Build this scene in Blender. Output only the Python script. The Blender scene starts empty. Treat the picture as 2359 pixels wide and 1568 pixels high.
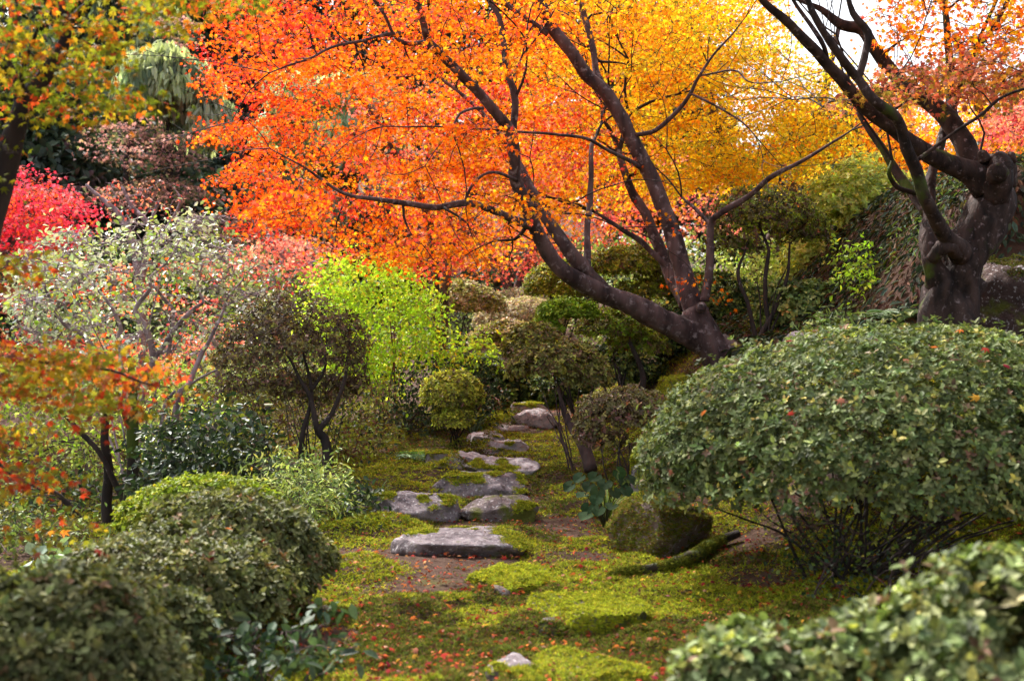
import bpy, math, zlib
import numpy as np
from mathutils import Vector

# ------------------------------------------------------------------ camera, sky, sun, exposure
sc = bpy.context.scene
COL = sc.collection
FPX, CX, CY, ZC = 2620.0, 1179.0, 784.0, 1.3          # focal length in picture units, camera height
cam = bpy.data.objects.new("camera", bpy.data.cameras.new("camera"))
COL.objects.link(cam)
cam.location = (0, 0, ZC)
cam.rotation_euler = (math.radians(90), 0, 0)
cam.data.sensor_width = 36.0
cam.data.lens = 40.0
cam.data.clip_start = 0.1
cam.data.clip_end = 1500
cam.data.dof.use_dof = True
cam.data.dof.focus_distance = 9.5
cam.data.dof.aperture_fstop = 2.7
sc.camera = cam

SUN_EL, SUN_AZ = math.radians(50), math.radians(-32)   # azimuth measured from +Y towards +X
world = bpy.data.worlds.new("World")
sc.world = world
world.use_nodes = True
wn = world.node_tree
sky = wn.nodes.new("ShaderNodeTexSky")
sky.sky_type = 'NISHITA'
sky.sun_disc = False
sky.sun_elevation = SUN_EL
sky.sun_rotation = SUN_AZ
sky.air_density = 1.0
sky.dust_density = 5.0
sky.ozone_density = 0.6
bg = wn.nodes["Background"]
bg.inputs[1].default_value = 0.15
hs = wn.nodes.new("ShaderNodeHueSaturation")
hs.inputs["Saturation"].default_value = .4                 # thin white cloud over the whole sky
wn.links.new(sky.outputs[0], hs.inputs["Color"])
wn.links.new(hs.outputs[0], bg.inputs[0])
sl = bpy.data.lights.new("sun", 'SUN')
sl.energy = 3.7
sl.angle = math.radians(0.6)
sl.color = (1.0, 0.965, 0.91)
sun = bpy.data.objects.new("sun", sl)
COL.objects.link(sun)
sdir = Vector((math.sin(SUN_AZ) * math.cos(SUN_EL), math.cos(SUN_AZ) * math.cos(SUN_EL), math.sin(SUN_EL)))
sun.rotation_euler = sdir.to_track_quat('Z', 'Y').to_euler()
sun.location = sdir * 60
vs = sc.view_settings
vs.view_transform = 'Standard'
vs.look = 'None'
vs.gamma = 1.0
vs.use_curve_mapping = False
vs.exposure = 1.3
cy = sc.cycles
cy.max_bounces = 8
cy.diffuse_bounces = 4
cy.glossy_bounces = 2
cy.transmission_bounces = 4
cy.transparent_max_bounces = 4
cy.caustics_reflective = False
cy.caustics_refractive = False
cy.sample_clamp_indirect = 6.0

# ------------------------------------------------------------------ small helpers
def rng_of(s):
    return np.random.default_rng(zlib.crc32(s.encode()))

def at(px, py, Y):
    return np.array([(px - CX) / FPX * Y, Y, ZC - (py - CY) / FPX * Y])

def sstep(t):
    t = np.clip(t, 0, 1)
    return t * t * (3 - 2 * t)

def _h(i, j, k):
    n = (i * 374761393 + j * 668265263 + k * 2147483647 + 1274126177) & 0xFFFFFFFF
    n = ((n ^ (n >> 13)) * 1274126177) & 0xFFFFFFFF
    n = n ^ (n >> 16)
    return (n & 0xFFFFFF) / float(0xFFFFFF)

def vnoise(p, f=1.0, seed=0):
    """value noise, p (N,3) or (N,2) -> -1..1"""
    p = np.asarray(p, float)
    if p.shape[-1] == 2:
        p = np.concatenate([p, np.zeros(p.shape[:-1] + (1,))], -1)
    q = p * f + seed * 17.31
    i = np.floor(q).astype(np.int64)
    u = q - i
    u = u * u * (3 - 2 * u)
    r = 0
    for dx in (0, 1):
        for dy in (0, 1):
            for dz in (0, 1):
                w = (u[..., 0] if dx else 1 - u[..., 0]) * (u[..., 1] if dy else 1 - u[..., 1]) * (u[..., 2] if dz else 1 - u[..., 2])
                r = r + w * _h(i[..., 0] + dx, i[..., 1] + dy, i[..., 2] + dz)
    return r * 2 - 1

def unit(v):
    return v / np.maximum(np.linalg.norm(v, axis=-1, keepdims=True), 1e-9)

def rand_dirs(rng, n):
    return unit(rng.normal(size=(n, 3)))

# ------------------------------------------------------------------ terrain height
def height(x, y, rough=True):
    x = np.asarray(x, float); y = np.asarray(y, float)
    P = np.interp(y, [-10, 0, 4.2, 7, 8.3, 9.5, 11, 12.5, 15, 18, 22, 30, 45, 70, 120, 400],
                  [0, .03, .043, .055, .08, .12, .183, .27, .407, .64, 1.1, 2.0, 5.0, 12, 22, 60])
    far = sstep((y - 24) / 20)
    P = P * (1 - far * .55 * sstep((x + 2) / 14)) + far * 1.5 * sstep((-x - 4) / 16)
    A = np.interp(y, [0, 4, 5.5, 6.5, 8, 9.5, 11.5, 14, 18, 25, 45], [0, .03, .1, .35, 1.1, 1.15, 1.15, 1.2, 1.3, 1.0, 0])
    R = A * sstep((x - .6) / 2.2)
    L = -.3 * sstep((-x - 1.2) / 2.5) * (1 - sstep((y - 12) / 5))
    B = 1.55 * sstep((x - 2.6) / 1.9) * sstep((y - 8.9) / 1.1) * (1 - sstep((y - 12.5) / 4))
    h = P + R + L + B
    if rough:
        p = np.stack([x, y], -1)
        h = h + .045 * vnoise(p, .9, 1) + .022 * vnoise(p, 2.6, 2) + .008 * vnoise(p, 8, 3)
    return h

def gz(x, y):
    return float(height(np.array([x]), np.array([y]))[0])

def gpt(px, Y):
    x = (px - CX) / FPX * Y
    return np.array([x, Y, gz(x, Y)])

# ------------------------------------------------------------------ mesh building
class MB:
    def __init__(s):
        s.v, s.q, s.t, s.c, s.n = [], [], [], [], 0
    def add(s, v, q=None, t=None, c=None):
        s.v.append(np.asarray(v, np.float32))
        if q is not None and len(q): s.q.append(np.asarray(q, np.int32) + s.n)
        if t is not None and len(t): s.t.append(np.asarray(t, np.int32) + s.n)
        if c is not None: s.c.append(np.asarray(c, np.float32))
        s.n += len(v)
    def build(s, name, mat, parent=None, smooth=True, origin=None):
        v = np.concatenate(s.v) if s.v else np.zeros((0, 3), np.float32)
        org = np.zeros(3)
        if parent is not None:
            org = np.array(parent['_o'])
        elif origin is not None:
            org = np.asarray(origin, float)
        v = (v - org).astype(np.float32)
        q = np.concatenate(s.q).reshape(-1, 4) if s.q else np.zeros((0, 4), np.int32)
        t = np.concatenate(s.t).reshape(-1, 3) if s.t else np.zeros((0, 3), np.int32)
        me = bpy.data.meshes.new(name)
        me.vertices.add(len(v))
        me.vertices.foreach_set("co", v.ravel())
        li = np.concatenate([q.ravel(), t.ravel()]).astype(np.int32)
        me.loops.add(len(li))
        me.loops.foreach_set("vertex_index", li)
        tot = np.concatenate([np.full(len(q), 4), np.full(len(t), 3)]).astype(np.int32)
        st = np.concatenate([[0], np.cumsum(tot)[:-1]]).astype(np.int32) if len(tot) else tot
        me.polygons.add(len(tot))
        me.polygons.foreach_set("loop_start", st)
        me.polygons.foreach_set("use_smooth", np.full(len(tot), smooth, bool))
        if s.c:
            c = np.concatenate(s.c)
            a = me.color_attributes.new("col", 'FLOAT_COLOR', 'POINT')
            a.data.foreach_set("color", np.concatenate([c, np.ones((len(c), 1), np.float32)], 1).ravel())
        me.materials.append(mat)
        me.update(calc_edges=True)
        o = bpy.data.objects.new(name, me)
        COL.objects.link(o)
        if parent is not None:
            o.parent = parent
        else:
            o.location = org
        return o

def thing(name, label, cat, loc, group=None):
    o = bpy.data.objects.new(name, None)
    o.empty_display_size = .1
    COL.objects.link(o)
    o.location = [float(a) for a in loc]
    o['_o'] = [float(a) for a in loc]
    o['label'] = label
    o['category'] = cat
    if group: o['group'] = group
    return o

def tag(o, label=None, cat=None, group=None, kind=None):
    if label: o['label'] = label
    if cat: o['category'] = cat
    if group: o['group'] = group
    if kind: o['kind'] = kind
    return o

# leaf outlines: (verts, quads, tris); length 1 along +y
def tm_oval(w=.5, fold=.12):
    v = np.array([[0, 0, 0], [-w * .5, .35, fold], [-w * .42, .7, fold * .8], [0, 1, -.05], [w * .42, .7, fold * .8], [w * .5, .35, fold]])
    return v, np.array([[0, 3, 2, 1], [0, 5, 4, 3]]), None

def tm_maple(droop=.22, n=7):
    tips = {7: [(-150, .34), (-95, .62), (-48, .92), (0, 1.05), (48, .92), (95, .62), (150, .34)],
            5: [(-110, .55), (-52, .9), (0, 1.05), (52, .9), (110, .55)]}[n]
    pts = []
    for i, (a, r) in enumerate(tips):
        a0 = math.radians(a)
        pts.append((math.sin(a0) * r, math.cos(a0) * r))
        if i < len(tips) - 1:
            am = math.radians((a + tips[i + 1][0]) / 2)
            pts.append((math.sin(am) * .36, math.cos(am) * .36))
    v = [(0, 0, 0)] + [(x, y, -droop * (x * x + y * y) ** .9) for x, y in pts]
    if n == 5:
        v.append((0, -.16, 0)); pts.append(0)
    v = np.array(v) * .58
    m = len(v) - 1
    t = [(0, i + 2, i + 1) for i in range(m - 1)]
    t.append((0, 1, m))
    return v, None, np.array(t)

OVAL, NARROW, ROUND = tm_oval(.5), tm_oval(.24, .05), tm_oval(.75, .1)
MAPLE, MAPLE5 = tm_maple(), tm_maple(.2, 5)
BLADE = (np.array([[-.16, 0, 0], [.16, 0, 0], [0, 1, .1]]), None, np.array([[0, 1, 2]]))

def add_leaves(mb, pos, nrm, tip, size, tmpl, col):
    V, Q, T = tmpl
    n = len(pos)
    if n == 0: return
    z = unit(nrm)
    y = unit(tip - z * np.sum(tip * z, 1, keepdims=True))
    x = np.cross(y, z)
    s = np.broadcast_to(np.asarray(size, float).reshape(-1, 1, 1), (n, 1, 1))
    v = pos[:, None, :] + s * (V[None, :, 0:1] * x[:, None] + V[None, :, 1:2] * y[:, None] + V[None, :, 2:3] * z[:, None])
    k = len(V)
    off = (np.arange(n) * k)[:, None, None]
    q = (Q[None] + off).reshape(-1, 4) if Q is not None else None
    t = (T[None] + off).reshape(-1, 3) if T is not None else None
    c = np.repeat(col, k, axis=0)
    mb.add(v.reshape(-1, 3), q, t, c)

def pick(rng, pal, n, jit=.16):
    """pal: list of (r,g,b,weight)"""
    a = np.array(pal, float)
    i = rng.choice(len(a), n, p=a[:, 3] / a[:, 3].sum())
    c = a[i, :3] * np.exp(rng.normal(0, jit, (n, 1))) * np.exp(rng.normal(0, jit * .4, (n, 3)))
    return np.clip(c, .003, .95)

def catmull(P, step=.09):
    P = np.asarray(P, float)
    if len(P) < 3:
        n = max(2, int(np.linalg.norm(P[-1][:3] - P[0][:3]) / step) + 1)
        t = np.linspace(0, 1, n)[:, None]
        return P[0] * (1 - t) + P[-1] * t
    E = np.vstack([2 * P[0] - P[1], P, 2 * P[-1] - P[-2]])
    out = []
    for i in range(1, len(E) - 2):
        n = max(3, int(np.linalg.norm(E[i + 1][:3] - E[i][:3]) / step))
        t = np.linspace(0, 1, n, endpoint=False)[:, None]
        a, b, c, d = E[i - 1], E[i], E[i + 1], E[i + 2]
        out.append(.5 * ((2 * b) + (c - a) * t + (2 * a - 5 * b + 4 * c - d) * t ** 2 + (3 * b - a - 3 * c + d) * t ** 3))
    out.append(E[-2][None])
    return np.vstack(out)

def tube(mb, P, R, sides=6, gn=0.0, cap=True, seed=0):
    P = np.asarray(P, float); R = np.asarray(R, float)
    n = len(P)
    T = np.gradient(P, axis=0)
    T = unit(T)
    ref = np.array([0, 0, 1.0]) if abs(T[:, 2]).mean() < .8 else np.array([1.0, 0, 0])
    a = unit(np.cross(T, ref)); b = np.cross(T, a)
    th = np.linspace(0, 2 * np.pi, sides, endpoint=False)
    ring = np.cos(th)[None, :, None] * a[:, None] + np.sin(th)[None, :, None] * b[:, None]
    rr = np.broadcast_to(R[:, None], (n, sides)).copy()
    if gn:
        q = (P[:, None] + ring * R[:, None, None])
        rr = rr * (1 + gn * vnoise(q, 5, seed) + gn * .6 * vnoise(q, 14, seed + 1) + gn * .5 * vnoise(q * np.array([1, 1, .25]), 26, seed + 2))
    v = (P[:, None] + ring * rr[..., None]).reshape(-1, 3)
    i = np.arange(n - 1)[:, None] * sides
    j = np.arange(sides)[None]
    k = (j + 1) % sides
    q = np.stack([i + j, i + k, i + sides + k, i + sides + j], -1).reshape(-1, 4)
    t = None
    if cap:
        v = np.vstack([v, P[-1] + T[-1] * R[-1] * .5, P[0] - T[0] * R[0] * .2])
        e = (n - 1) * sides
        t = np.concatenate([np.stack([e + j[0], e + k[0], np.full(sides, n * sides)], -1),
                            np.stack([k[0], j[0], np.full(sides, n * sides + 1)], -1)])
    mb.add(v, q, t)

def trace(pts, wob=.0, seed=0, thin=1.0):
    """[(px,py,Y,width_px)] -> points and radii"""
    A = np.array([list(at(p[0], p[1], p[2])) + [p[3] * .5 * thin / FPX * p[2]] for p in pts])
    A = catmull(A, .045)
    if wob:
        A[:, :3] += wob * np.stack([vnoise(A[:, :3], 4, seed), vnoise(A[:, :3], 4, seed + 5), vnoise(A[:, :3], 4, seed + 9)], -1)
    return A[:, :3], np.maximum(A[:, 3], .002)

def connect(rng, targets, P, R, rmin=.003, ratio=.6, rmax=.05, sag=.12, up=0.0, stop=.93):
    """grow a branch from the nearest point of the growing skeleton to every target"""
    NP, NR = np.array(P, float), np.array(R, float)
    d = np.array([np.min(np.sum((NP - t) ** 2, 1)) for t in targets])
    out = []
    for i in np.argsort(d):
        t = targets[i]
        dd = np.sum((NP - t) ** 2, 1)
        j = int(np.argmin(dd))
        L = math.sqrt(dd[j])
        if L < .02: continue
        s = NP[j]
        r0 = min(max(NR[j] * ratio, rmin), rmax)
        m = 7 if L > .5 else 5
        u = np.linspace(0, 1, m)[:, None]
        off = unit(rng.normal(size=3)) * L * sag
        off2 = unit(rng.normal(size=3)) * L * sag * .5
        pts = s + (t - s) * u + off * np.sin(u * np.pi) + off2 * np.sin(u * 2 * np.pi)
        pts[:, 2:3] += up * L * np.sin(u * np.pi)
        rr = r0 + (rmin - r0) * u[:, 0] * stop
        out.append((pts, rr))
        NP = np.vstack([NP, pts[1:]]); NR = np.concatenate([NR, rr[1:]])
    return out, NP, NR

def poly_sample(rng, poly, n, Y0, Y1):
    poly = np.array(poly, float)
    lo, hi = poly.min(0), poly.max(0)
    res = []
    while len(res) < n:
        p = rng.uniform(lo, hi, (n * 3, 2))
        x, y = p[:, 0], p[:, 1]
        inside = np.zeros(len(p), bool)
        j = len(poly) - 1
        for i in range(len(poly)):
            xi, yi, xj, yj = *poly[i], *poly[j]
            c = ((yi > y) != (yj > y)) & (x < (xj - xi) * (y - yi) / (yj - yi + 1e-9) + xi)
            inside ^= c
            j = i
        res += list(p[inside])
    res = np.array(res[:n])
    Y = rng.uniform(Y0, Y1, n)
    return np.stack([(res[:, 0] - CX) / FPX * Y, Y, ZC - (res[:, 1] - CY) / FPX * Y], 1), res

# ------------------------------------------------------------------ materials
def newmat(name):
    m = bpy.data.materials.new(name)
    m.use_nodes = True
    nt = m.node_tree
    nt.nodes.clear()
    out = nt.nodes.new("ShaderNodeOutputMaterial")
    return m, nt, out

def N(nt, typ, **kw):
    n = nt.nodes.new(typ)
    for k, v in kw.items():
        if k.startswith("i_"):
            n.inputs[k[2:].replace("_", " ")].default_value = v
        else:
            setattr(n, k, v)
    return n

def leafmat(name, trans=.4, rough=.45, spec=.4, tint=(1, 1, 1), veins=.25):
    m, nt, out = newmat(name)
    L = nt.links.new
    at_ = N(nt, "ShaderNodeAttribute", attribute_name="col")
    geo = N(nt, "ShaderNodeTexCoord")
    ns = N(nt, "ShaderNodeTexNoise"); ns.inputs["Scale"].default_value = 60; ns.inputs["Detail"].default_value = 2
    L(geo.outputs["Object"], ns.inputs["Vector"])
    mr = N(nt, "ShaderNodeMapRange"); mr.inputs[1].default_value = .3; mr.inputs[2].default_value = .7
    mr.inputs[3].default_value = 1 - veins; mr.inputs[4].default_value = 1 + veins
    L(ns.outputs["Fac"], mr.inputs[0])
    mul = N(nt, "ShaderNodeVectorMath", operation='MULTIPLY')
    L(at_.outputs["Color"], mul.inputs[0]); L(mr.outputs[0], mul.inputs[1])
    p = N(nt, "ShaderNodeBsdfPrincipled")
    p.inputs["Roughness"].default_value = rough
    p.inputs["Specular IOR Level"].default_value = spec
    L(mul.outputs[0], p.inputs["Base Color"])
    tr = N(nt, "ShaderNodeBsdfTranslucent")
    m2 = N(nt, "ShaderNodeVectorMath", operation='MULTIPLY')
    m2.inputs[1].default_value = tint
    L(mul.outputs[0], m2.inputs[0]); L(m2.outputs[0], tr.inputs["Color"])
    mx = N(nt, "ShaderNodeMixShader"); mx.inputs[0].default_value = trans
    L(p.outputs[0], mx.inputs[1]); L(tr.outputs[0], mx.inputs[2]); L(mx.outputs[0], out.inputs["Surface"])
    return m

def barkmat(name, base, dark, lichen, lich_amt=.35, moss=0.0, scale=9):
    m, nt, out = newmat(name)
    L = nt.links.new
    tc = N(nt, "ShaderNodeTexCoord")
    n1 = N(nt, "ShaderNodeTexNoise"); n1.inputs["Scale"].default_value = scale; n1.inputs["Detail"].default_value = 6
    n2 = N(nt, "ShaderNodeTexNoise"); n2.inputs["Scale"].default_value = scale * 1.7; n2.inputs["Detail"].default_value = 4; n2.inputs["Roughness"].default_value = .65
    n3 = N(nt, "ShaderNodeTexNoise"); n3.inputs["Scale"].default_value = 3.2; n3.inputs["Detail"].default_value = 5
    mp = N(nt, "ShaderNodeMapping"); mp.inputs["Scale"].default_value = (1, 1, .35)
    L(tc.outputs["Object"], mp.inputs[0])
    L(mp.outputs[0], n1.inputs["Vector"])
    for n in (n2, n3): L(tc.outputs["Object"], n.inputs["Vector"])
    r1 = N(nt, "ShaderNodeMixRGB"); r1.inputs[1].default_value = (*dark, 1); r1.inputs[2].default_value = (*base, 1)
    ra = N(nt, "ShaderNodeMapRange"); ra.inputs[1].default_value = .35; ra.inputs[2].default_value = .65
    L(n1.outputs["Fac"], ra.inputs[0]); L(ra.outputs[0], r1.inputs[0])
    rb = N(nt, "ShaderNodeMapRange"); rb.inputs[1].default_value = .66 - lich_amt * .3; rb.inputs[2].default_value = .80 - lich_amt * .3
    L(n2.outputs["Fac"], rb.inputs[0])
    r2 = N(nt, "ShaderNodeMixRGB"); r2.inputs[2].default_value = (*lichen, 1)
    L(rb.outputs[0], r2.inputs[0]); L(r1.outputs[0], r2.inputs[1])
    last = r2
    if moss:
        rc = N(nt, "ShaderNodeMapRange"); rc.inputs[1].default_value = .62 - moss * .3; rc.inputs[2].default_value = .7 - moss * .3
        L(n3.outputs["Fac"], rc.inputs[0])
        r3 = N(nt, "ShaderNodeMixRGB"); r3.inputs[2].default_value = (.06, .085, .012, 1)
        L(rc.outputs[0], r3.inputs[0]); L(r2.outputs[0], r3.inputs[1])
        last = r3
    p = N(nt, "ShaderNodeBsdfPrincipled"); p.inputs["Roughness"].default_value = .85; p.inputs["Specular IOR Level"].default_value = .25
    L(last.outputs[0], p.inputs["Base Color"])
    bp = N(nt, "ShaderNodeBump"); bp.inputs["Strength"].default_value = 1.0; bp.inputs["Distance"].default_value = .03
    L(n1.outputs["Fac"], bp.inputs["Height"]); L(bp.outputs[0], p.inputs["Normal"])
    L(p.outputs[0], out.inputs["Surface"])
    return m

def rockmat(name, a, b, moss=.3):
    m, nt, out = newmat(name)
    L = nt.links.new
    tc = N(nt, "ShaderNodeTexCoord")
    def nz(s, d=5, r=.6):
        n = N(nt, "ShaderNodeTexNoise"); n.inputs["Scale"].default_value = s; n.inputs["Detail"].default_value = d; n.inputs["Roughness"].default_value = r
        L(tc.outputs["Object"], n.inputs["Vector"]); return n
    n1, n2, n3, n4 = nz(5), nz(38, 3), nz(4.5, 6), nz(16, 6, .7)
    def rng(n, lo, hi):
        r = N(nt, "ShaderNodeMapRange"); r.inputs[1].default_value = lo; r.inputs[2].default_value = hi
        L(n.outputs["Fac"], r.inputs[0]); return r
    c1 = N(nt, "ShaderNodeMixRGB"); c1.inputs[1].default_value = (*a, 1); c1.inputs[2].default_value = (*b, 1)
    L(rng(n1, .35, .65).outputs[0], c1.inputs[0])
    c2 = N(nt, "ShaderNodeMixRGB"); c2.inputs[2].default_value = (.56, .52, .52, 1)
    L(rng(n2, .58, .66).outputs[0], c2.inputs[0]); L(c1.outputs[0], c2.inputs[1])
    c4 = N(nt, "ShaderNodeMixRGB"); c4.inputs[2].default_value = (.05, .036, .038, 1)
    L(rng(n4, .56, .7).outputs[0], c4.inputs[0]); L(c2.outputs[0], c4.inputs[1])
    c3 = N(nt, "ShaderNodeMixRGB"); c3.inputs[2].default_value = (.13, .14, .022, 1)
    L(rng(n3, .66 - moss * .3, .76 - moss * .3).outputs[0], c3.inputs[0]); L(c4.outputs[0], c3.inputs[1])
    p = N(nt, "ShaderNodeBsdfPrincipled"); p.inputs["Roughness"].default_value = .8; p.inputs["Specular IOR Level"].default_value = .3
    L(c3.outputs[0], p.inputs["Base Color"])
    bp = N(nt, "ShaderNodeBump"); bp.inputs["Strength"].default_value = 1.0; bp.inputs["Distance"].default_value = .05
    L(n4.outputs["Fac"], bp.inputs["Height"]); L(bp.outputs[0], p.inputs["Normal"])
    L(p.outputs[0], out.inputs["Surface"])
    return m

def groundmat():
    m, nt, out = newmat("mossy_soil")
    L = nt.links.new
    tc = N(nt, "ShaderNodeTexCoord")
    def nz(s, d=5, r=.6):
        n = N(nt, "ShaderNodeTexNoise"); n.inputs["Scale"].default_value = s; n.inputs["Detail"].default_value = d; n.inputs["Roughness"].default_value = r
        L(tc.outputs["Object"], n.inputs["Vector"]); return n
    n1, n2, n3 = nz(1.6), nz(30, 6, .7), nz(6)
    c1 = N(nt, "ShaderNodeMixRGB"); c1.inputs[1].default_value = (.045, .023, .016, 1); c1.inputs[2].default_value = (.12, .07, .048, 1)
    L(n2.outputs["Fac"], c1.inputs[0])
    c2 = N(nt, "ShaderNodeMixRGB"); c2.inputs[1].default_value = (.06, .07, .012, 1); c2.inputs[2].default_value = (.14, .14, .022, 1)
    L(n3.outputs["Fac"], c2.inputs[0])
    r = N(nt, "ShaderNodeMapRange"); r.inputs[1].default_value = .58; r.inputs[2].default_value = .7
    L(n1.outputs["Fac"], r.inputs[0])
    c3 = N(nt, "ShaderNodeMixRGB")
    L(r.outputs[0], c3.inputs[0]); L(c1.outputs[0], c3.inputs[1]); L(c2.outputs[0], c3.inputs[2])
    p = N(nt, "ShaderNodeBsdfPrincipled"); p.inputs["Roughness"].default_value = .95; p.inputs["Specular IOR Level"].default_value = .15
    L(c3.outputs[0], p.inputs["Base Color"])
    bp = N(nt, "ShaderNodeBump"); bp.inputs["Strength"].default_value = .9; bp.inputs["Distance"].default_value = .03
    L(n2.outputs["Fac"], bp.inputs["Height"]); L(bp.outputs[0], p.inputs["Normal"])
    L(p.outputs[0], out.inputs["Surface"])
    return m

M_MAPLE = leafmat("maple_leaf", .62, .6, .12, (1.15, 1.05, .8), .15)
M_SHRUB = leafmat("shrub_leaf", .25, .55, .2, (1.1, 1.15, .6), .25)
M_GLOSS = leafmat("glossy_leaf", .18, .45, .32, (1.1, 1.2, .5), .2)
M_MATTE = leafmat("matte_leaf", .15, .75, .12, (1.1, 1.2, .5), .2)
M_SOFT = leafmat("soft_leaf", .5, .5, .3, (1.1, 1.1, .6), .2)
M_MOSS = leafmat("moss_tuft", .3, .9, .1, (1, 1, .8), .3)
M_DRY = leafmat("fallen_leaf_skin", .2, .9, .05, (1, .9, .7), .3)
M_BARK = barkmat("maple_bark", (.135, .088, .086), (.034, .022, .023), (.27, .225, .235), .36)
M_BARKD = barkmat("dark_bark", (.045, .032, .028), (.016, .012, .011), (.20, .17, .18), .12)
M_BARKP = barkmat("pale_bark", (.13, .095, .092), (.05, .035, .035), (.42, .37, .40), .5)
M_OLD = barkmat("old_bark", (.066, .040, .033), (.014, .009, .008), (.24, .18, .18), .24, .14, 13)
M_TWIG = barkmat("twig_bark", (.11, .07, .062), (.03, .02, .02), (.16, .12, .13), .2)
M_PALETWIG = barkmat("pale_twig_bark", (.37, .28, .305), (.13, .095, .105), (.60, .53, .57), .4)
M_REDSTEM = barkmat("red_stem", (.20, .075, .045), (.10, .04, .03), (.26, .14, .10), .2)
M_MOSSBARK = barkmat("mossy_bark", (.055, .04, .03), (.02, .015, .012), (.16, .13, .13), .15, .6)
M_ROCK = rockmat("grey_violet_rock", (.13, .10, .108), (.34, .28, .295), .2)
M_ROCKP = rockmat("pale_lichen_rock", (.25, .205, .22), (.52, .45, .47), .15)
M_ROCKM = rockmat("mossy_rock", (.13, .095, .09), (.28, .22, .22), .6)
M_ROCKR = rockmat("reddish_rock", (.17, .11, .10), (.30, .21, .19), .3)
M_ROCKD = rockmat("dark_earthy_rock", (.07, .042, .036), (.15, .095, .085), .4)  # darker red brown stone for the bank boulder
M_GROUND = groundmat()

# ------------------------------------------------------------------ the ground
def build_ground():
    gx = np.concatenate([-np.geomspace(260, 7.2, 46), np.arange(-7, 7.01, .085), np.geomspace(7.2, 260, 46)])
    gy = np.concatenate([np.arange(-12, 2.5, .8), np.arange(2.6, 16.5, .085), np.geomspace(16.7, 420, 80)])
    X, Y = np.meshgrid(gx, gy)
    Z = height(X.ravel(), Y.ravel())
    v = np.stack([X.ravel(), Y.ravel(), Z], -1)
    nx, ny = len(gx), len(gy)
    i = (np.arange(ny - 1)[:, None] * nx + np.arange(nx - 1)[None]).ravel()
    q = np.stack([i, i + 1, i + nx + 1, i + nx], -1)
    mb = MB(); mb.add(v, q)
    tag(mb.build("ground", M_GROUND), kind="structure")
build_ground()

def moss_mask(x, y):
    p = np.stack([x, y], -1)
    m = vnoise(p, .85, 31) * .75 + vnoise(p, 2.3, 32) * .7 + .22 + .14 * (1 - sstep((y - 5.5) / 1.2))
    dirt = np.exp(-((x - .02 - .05 * (y - 7)) / .42) ** 2) * sstep((y - 5.6) / 1.2) * .55          # trodden strip beside the stones
    dirt = dirt + np.exp(-((x + .42) / .26) ** 2 - ((y - 6.15) / .35) ** 2) * .6
    dirt = dirt + np.exp(-((x - .95) / .5) ** 2 - ((y - 5.9) / .35) ** 2) * .6
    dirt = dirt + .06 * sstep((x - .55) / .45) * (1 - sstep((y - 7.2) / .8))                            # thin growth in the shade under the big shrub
    m = m + .9 * np.exp(-((x + .85) / .42) ** 2 - ((y - 9.3) / 1.1) ** 2) + .6 * np.exp(-((x - .4) / .3) ** 2 - ((y - 11.3) / 1.2) ** 2) + .1 * np.exp(-((x + .75) / .4) ** 2 - ((y - 9.2) / 1.0) ** 2) + .25 * np.exp(-((x + .9) / .5) ** 2 - ((y - 6.2) / .9) ** 2)
    return m - dirt

def yellow_moss(x, y):
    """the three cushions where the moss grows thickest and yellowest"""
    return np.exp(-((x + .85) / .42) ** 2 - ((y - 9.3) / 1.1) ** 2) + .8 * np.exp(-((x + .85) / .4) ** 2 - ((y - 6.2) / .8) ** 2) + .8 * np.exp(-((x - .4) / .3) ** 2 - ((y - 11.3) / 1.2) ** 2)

def moss_bump(x, y):
    p = np.stack([x, y], -1)
    b = .085 * np.maximum(0, vnoise(p, 3.6, 77) + .2) + .03 * np.maximum(0, vnoise(p, 7, 76) + .2) + .028 * np.maximum(0, vnoise(p, 12, 78)) + .012 * vnoise(p, 30, 79)
    return b * np.clip(moss_mask(x, y) * 2, 0, 1.3)

MOSSPAL = [(.38, .40, .025, 4), (.28, .31, .024, 4), (.16, .20, .02, 3), (.50, .44, .035, 1.5), (.30, .19, .05, 1.2)]

def tufts(mb, rng, p, nrm, size, pal, k=3):
    n = len(p)
    c = pick(rng, pal, n, .2)
    for j in range(k):
        a = rng.uniform(0, 2 * np.pi, n)
        rad = np.stack([np.cos(a), np.sin(a), np.zeros(n)], -1)
        tipd = unit(nrm * rng.uniform(.1, .7, (n, 1)) + rad)
        nn = unit(nrm - .35 * rad + rng.normal(0, .3, (n, 3)))
        add_leaves(mb, p, nn, tipd, size * rng.uniform(.7, 1.3, n), BLADE, c)

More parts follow.
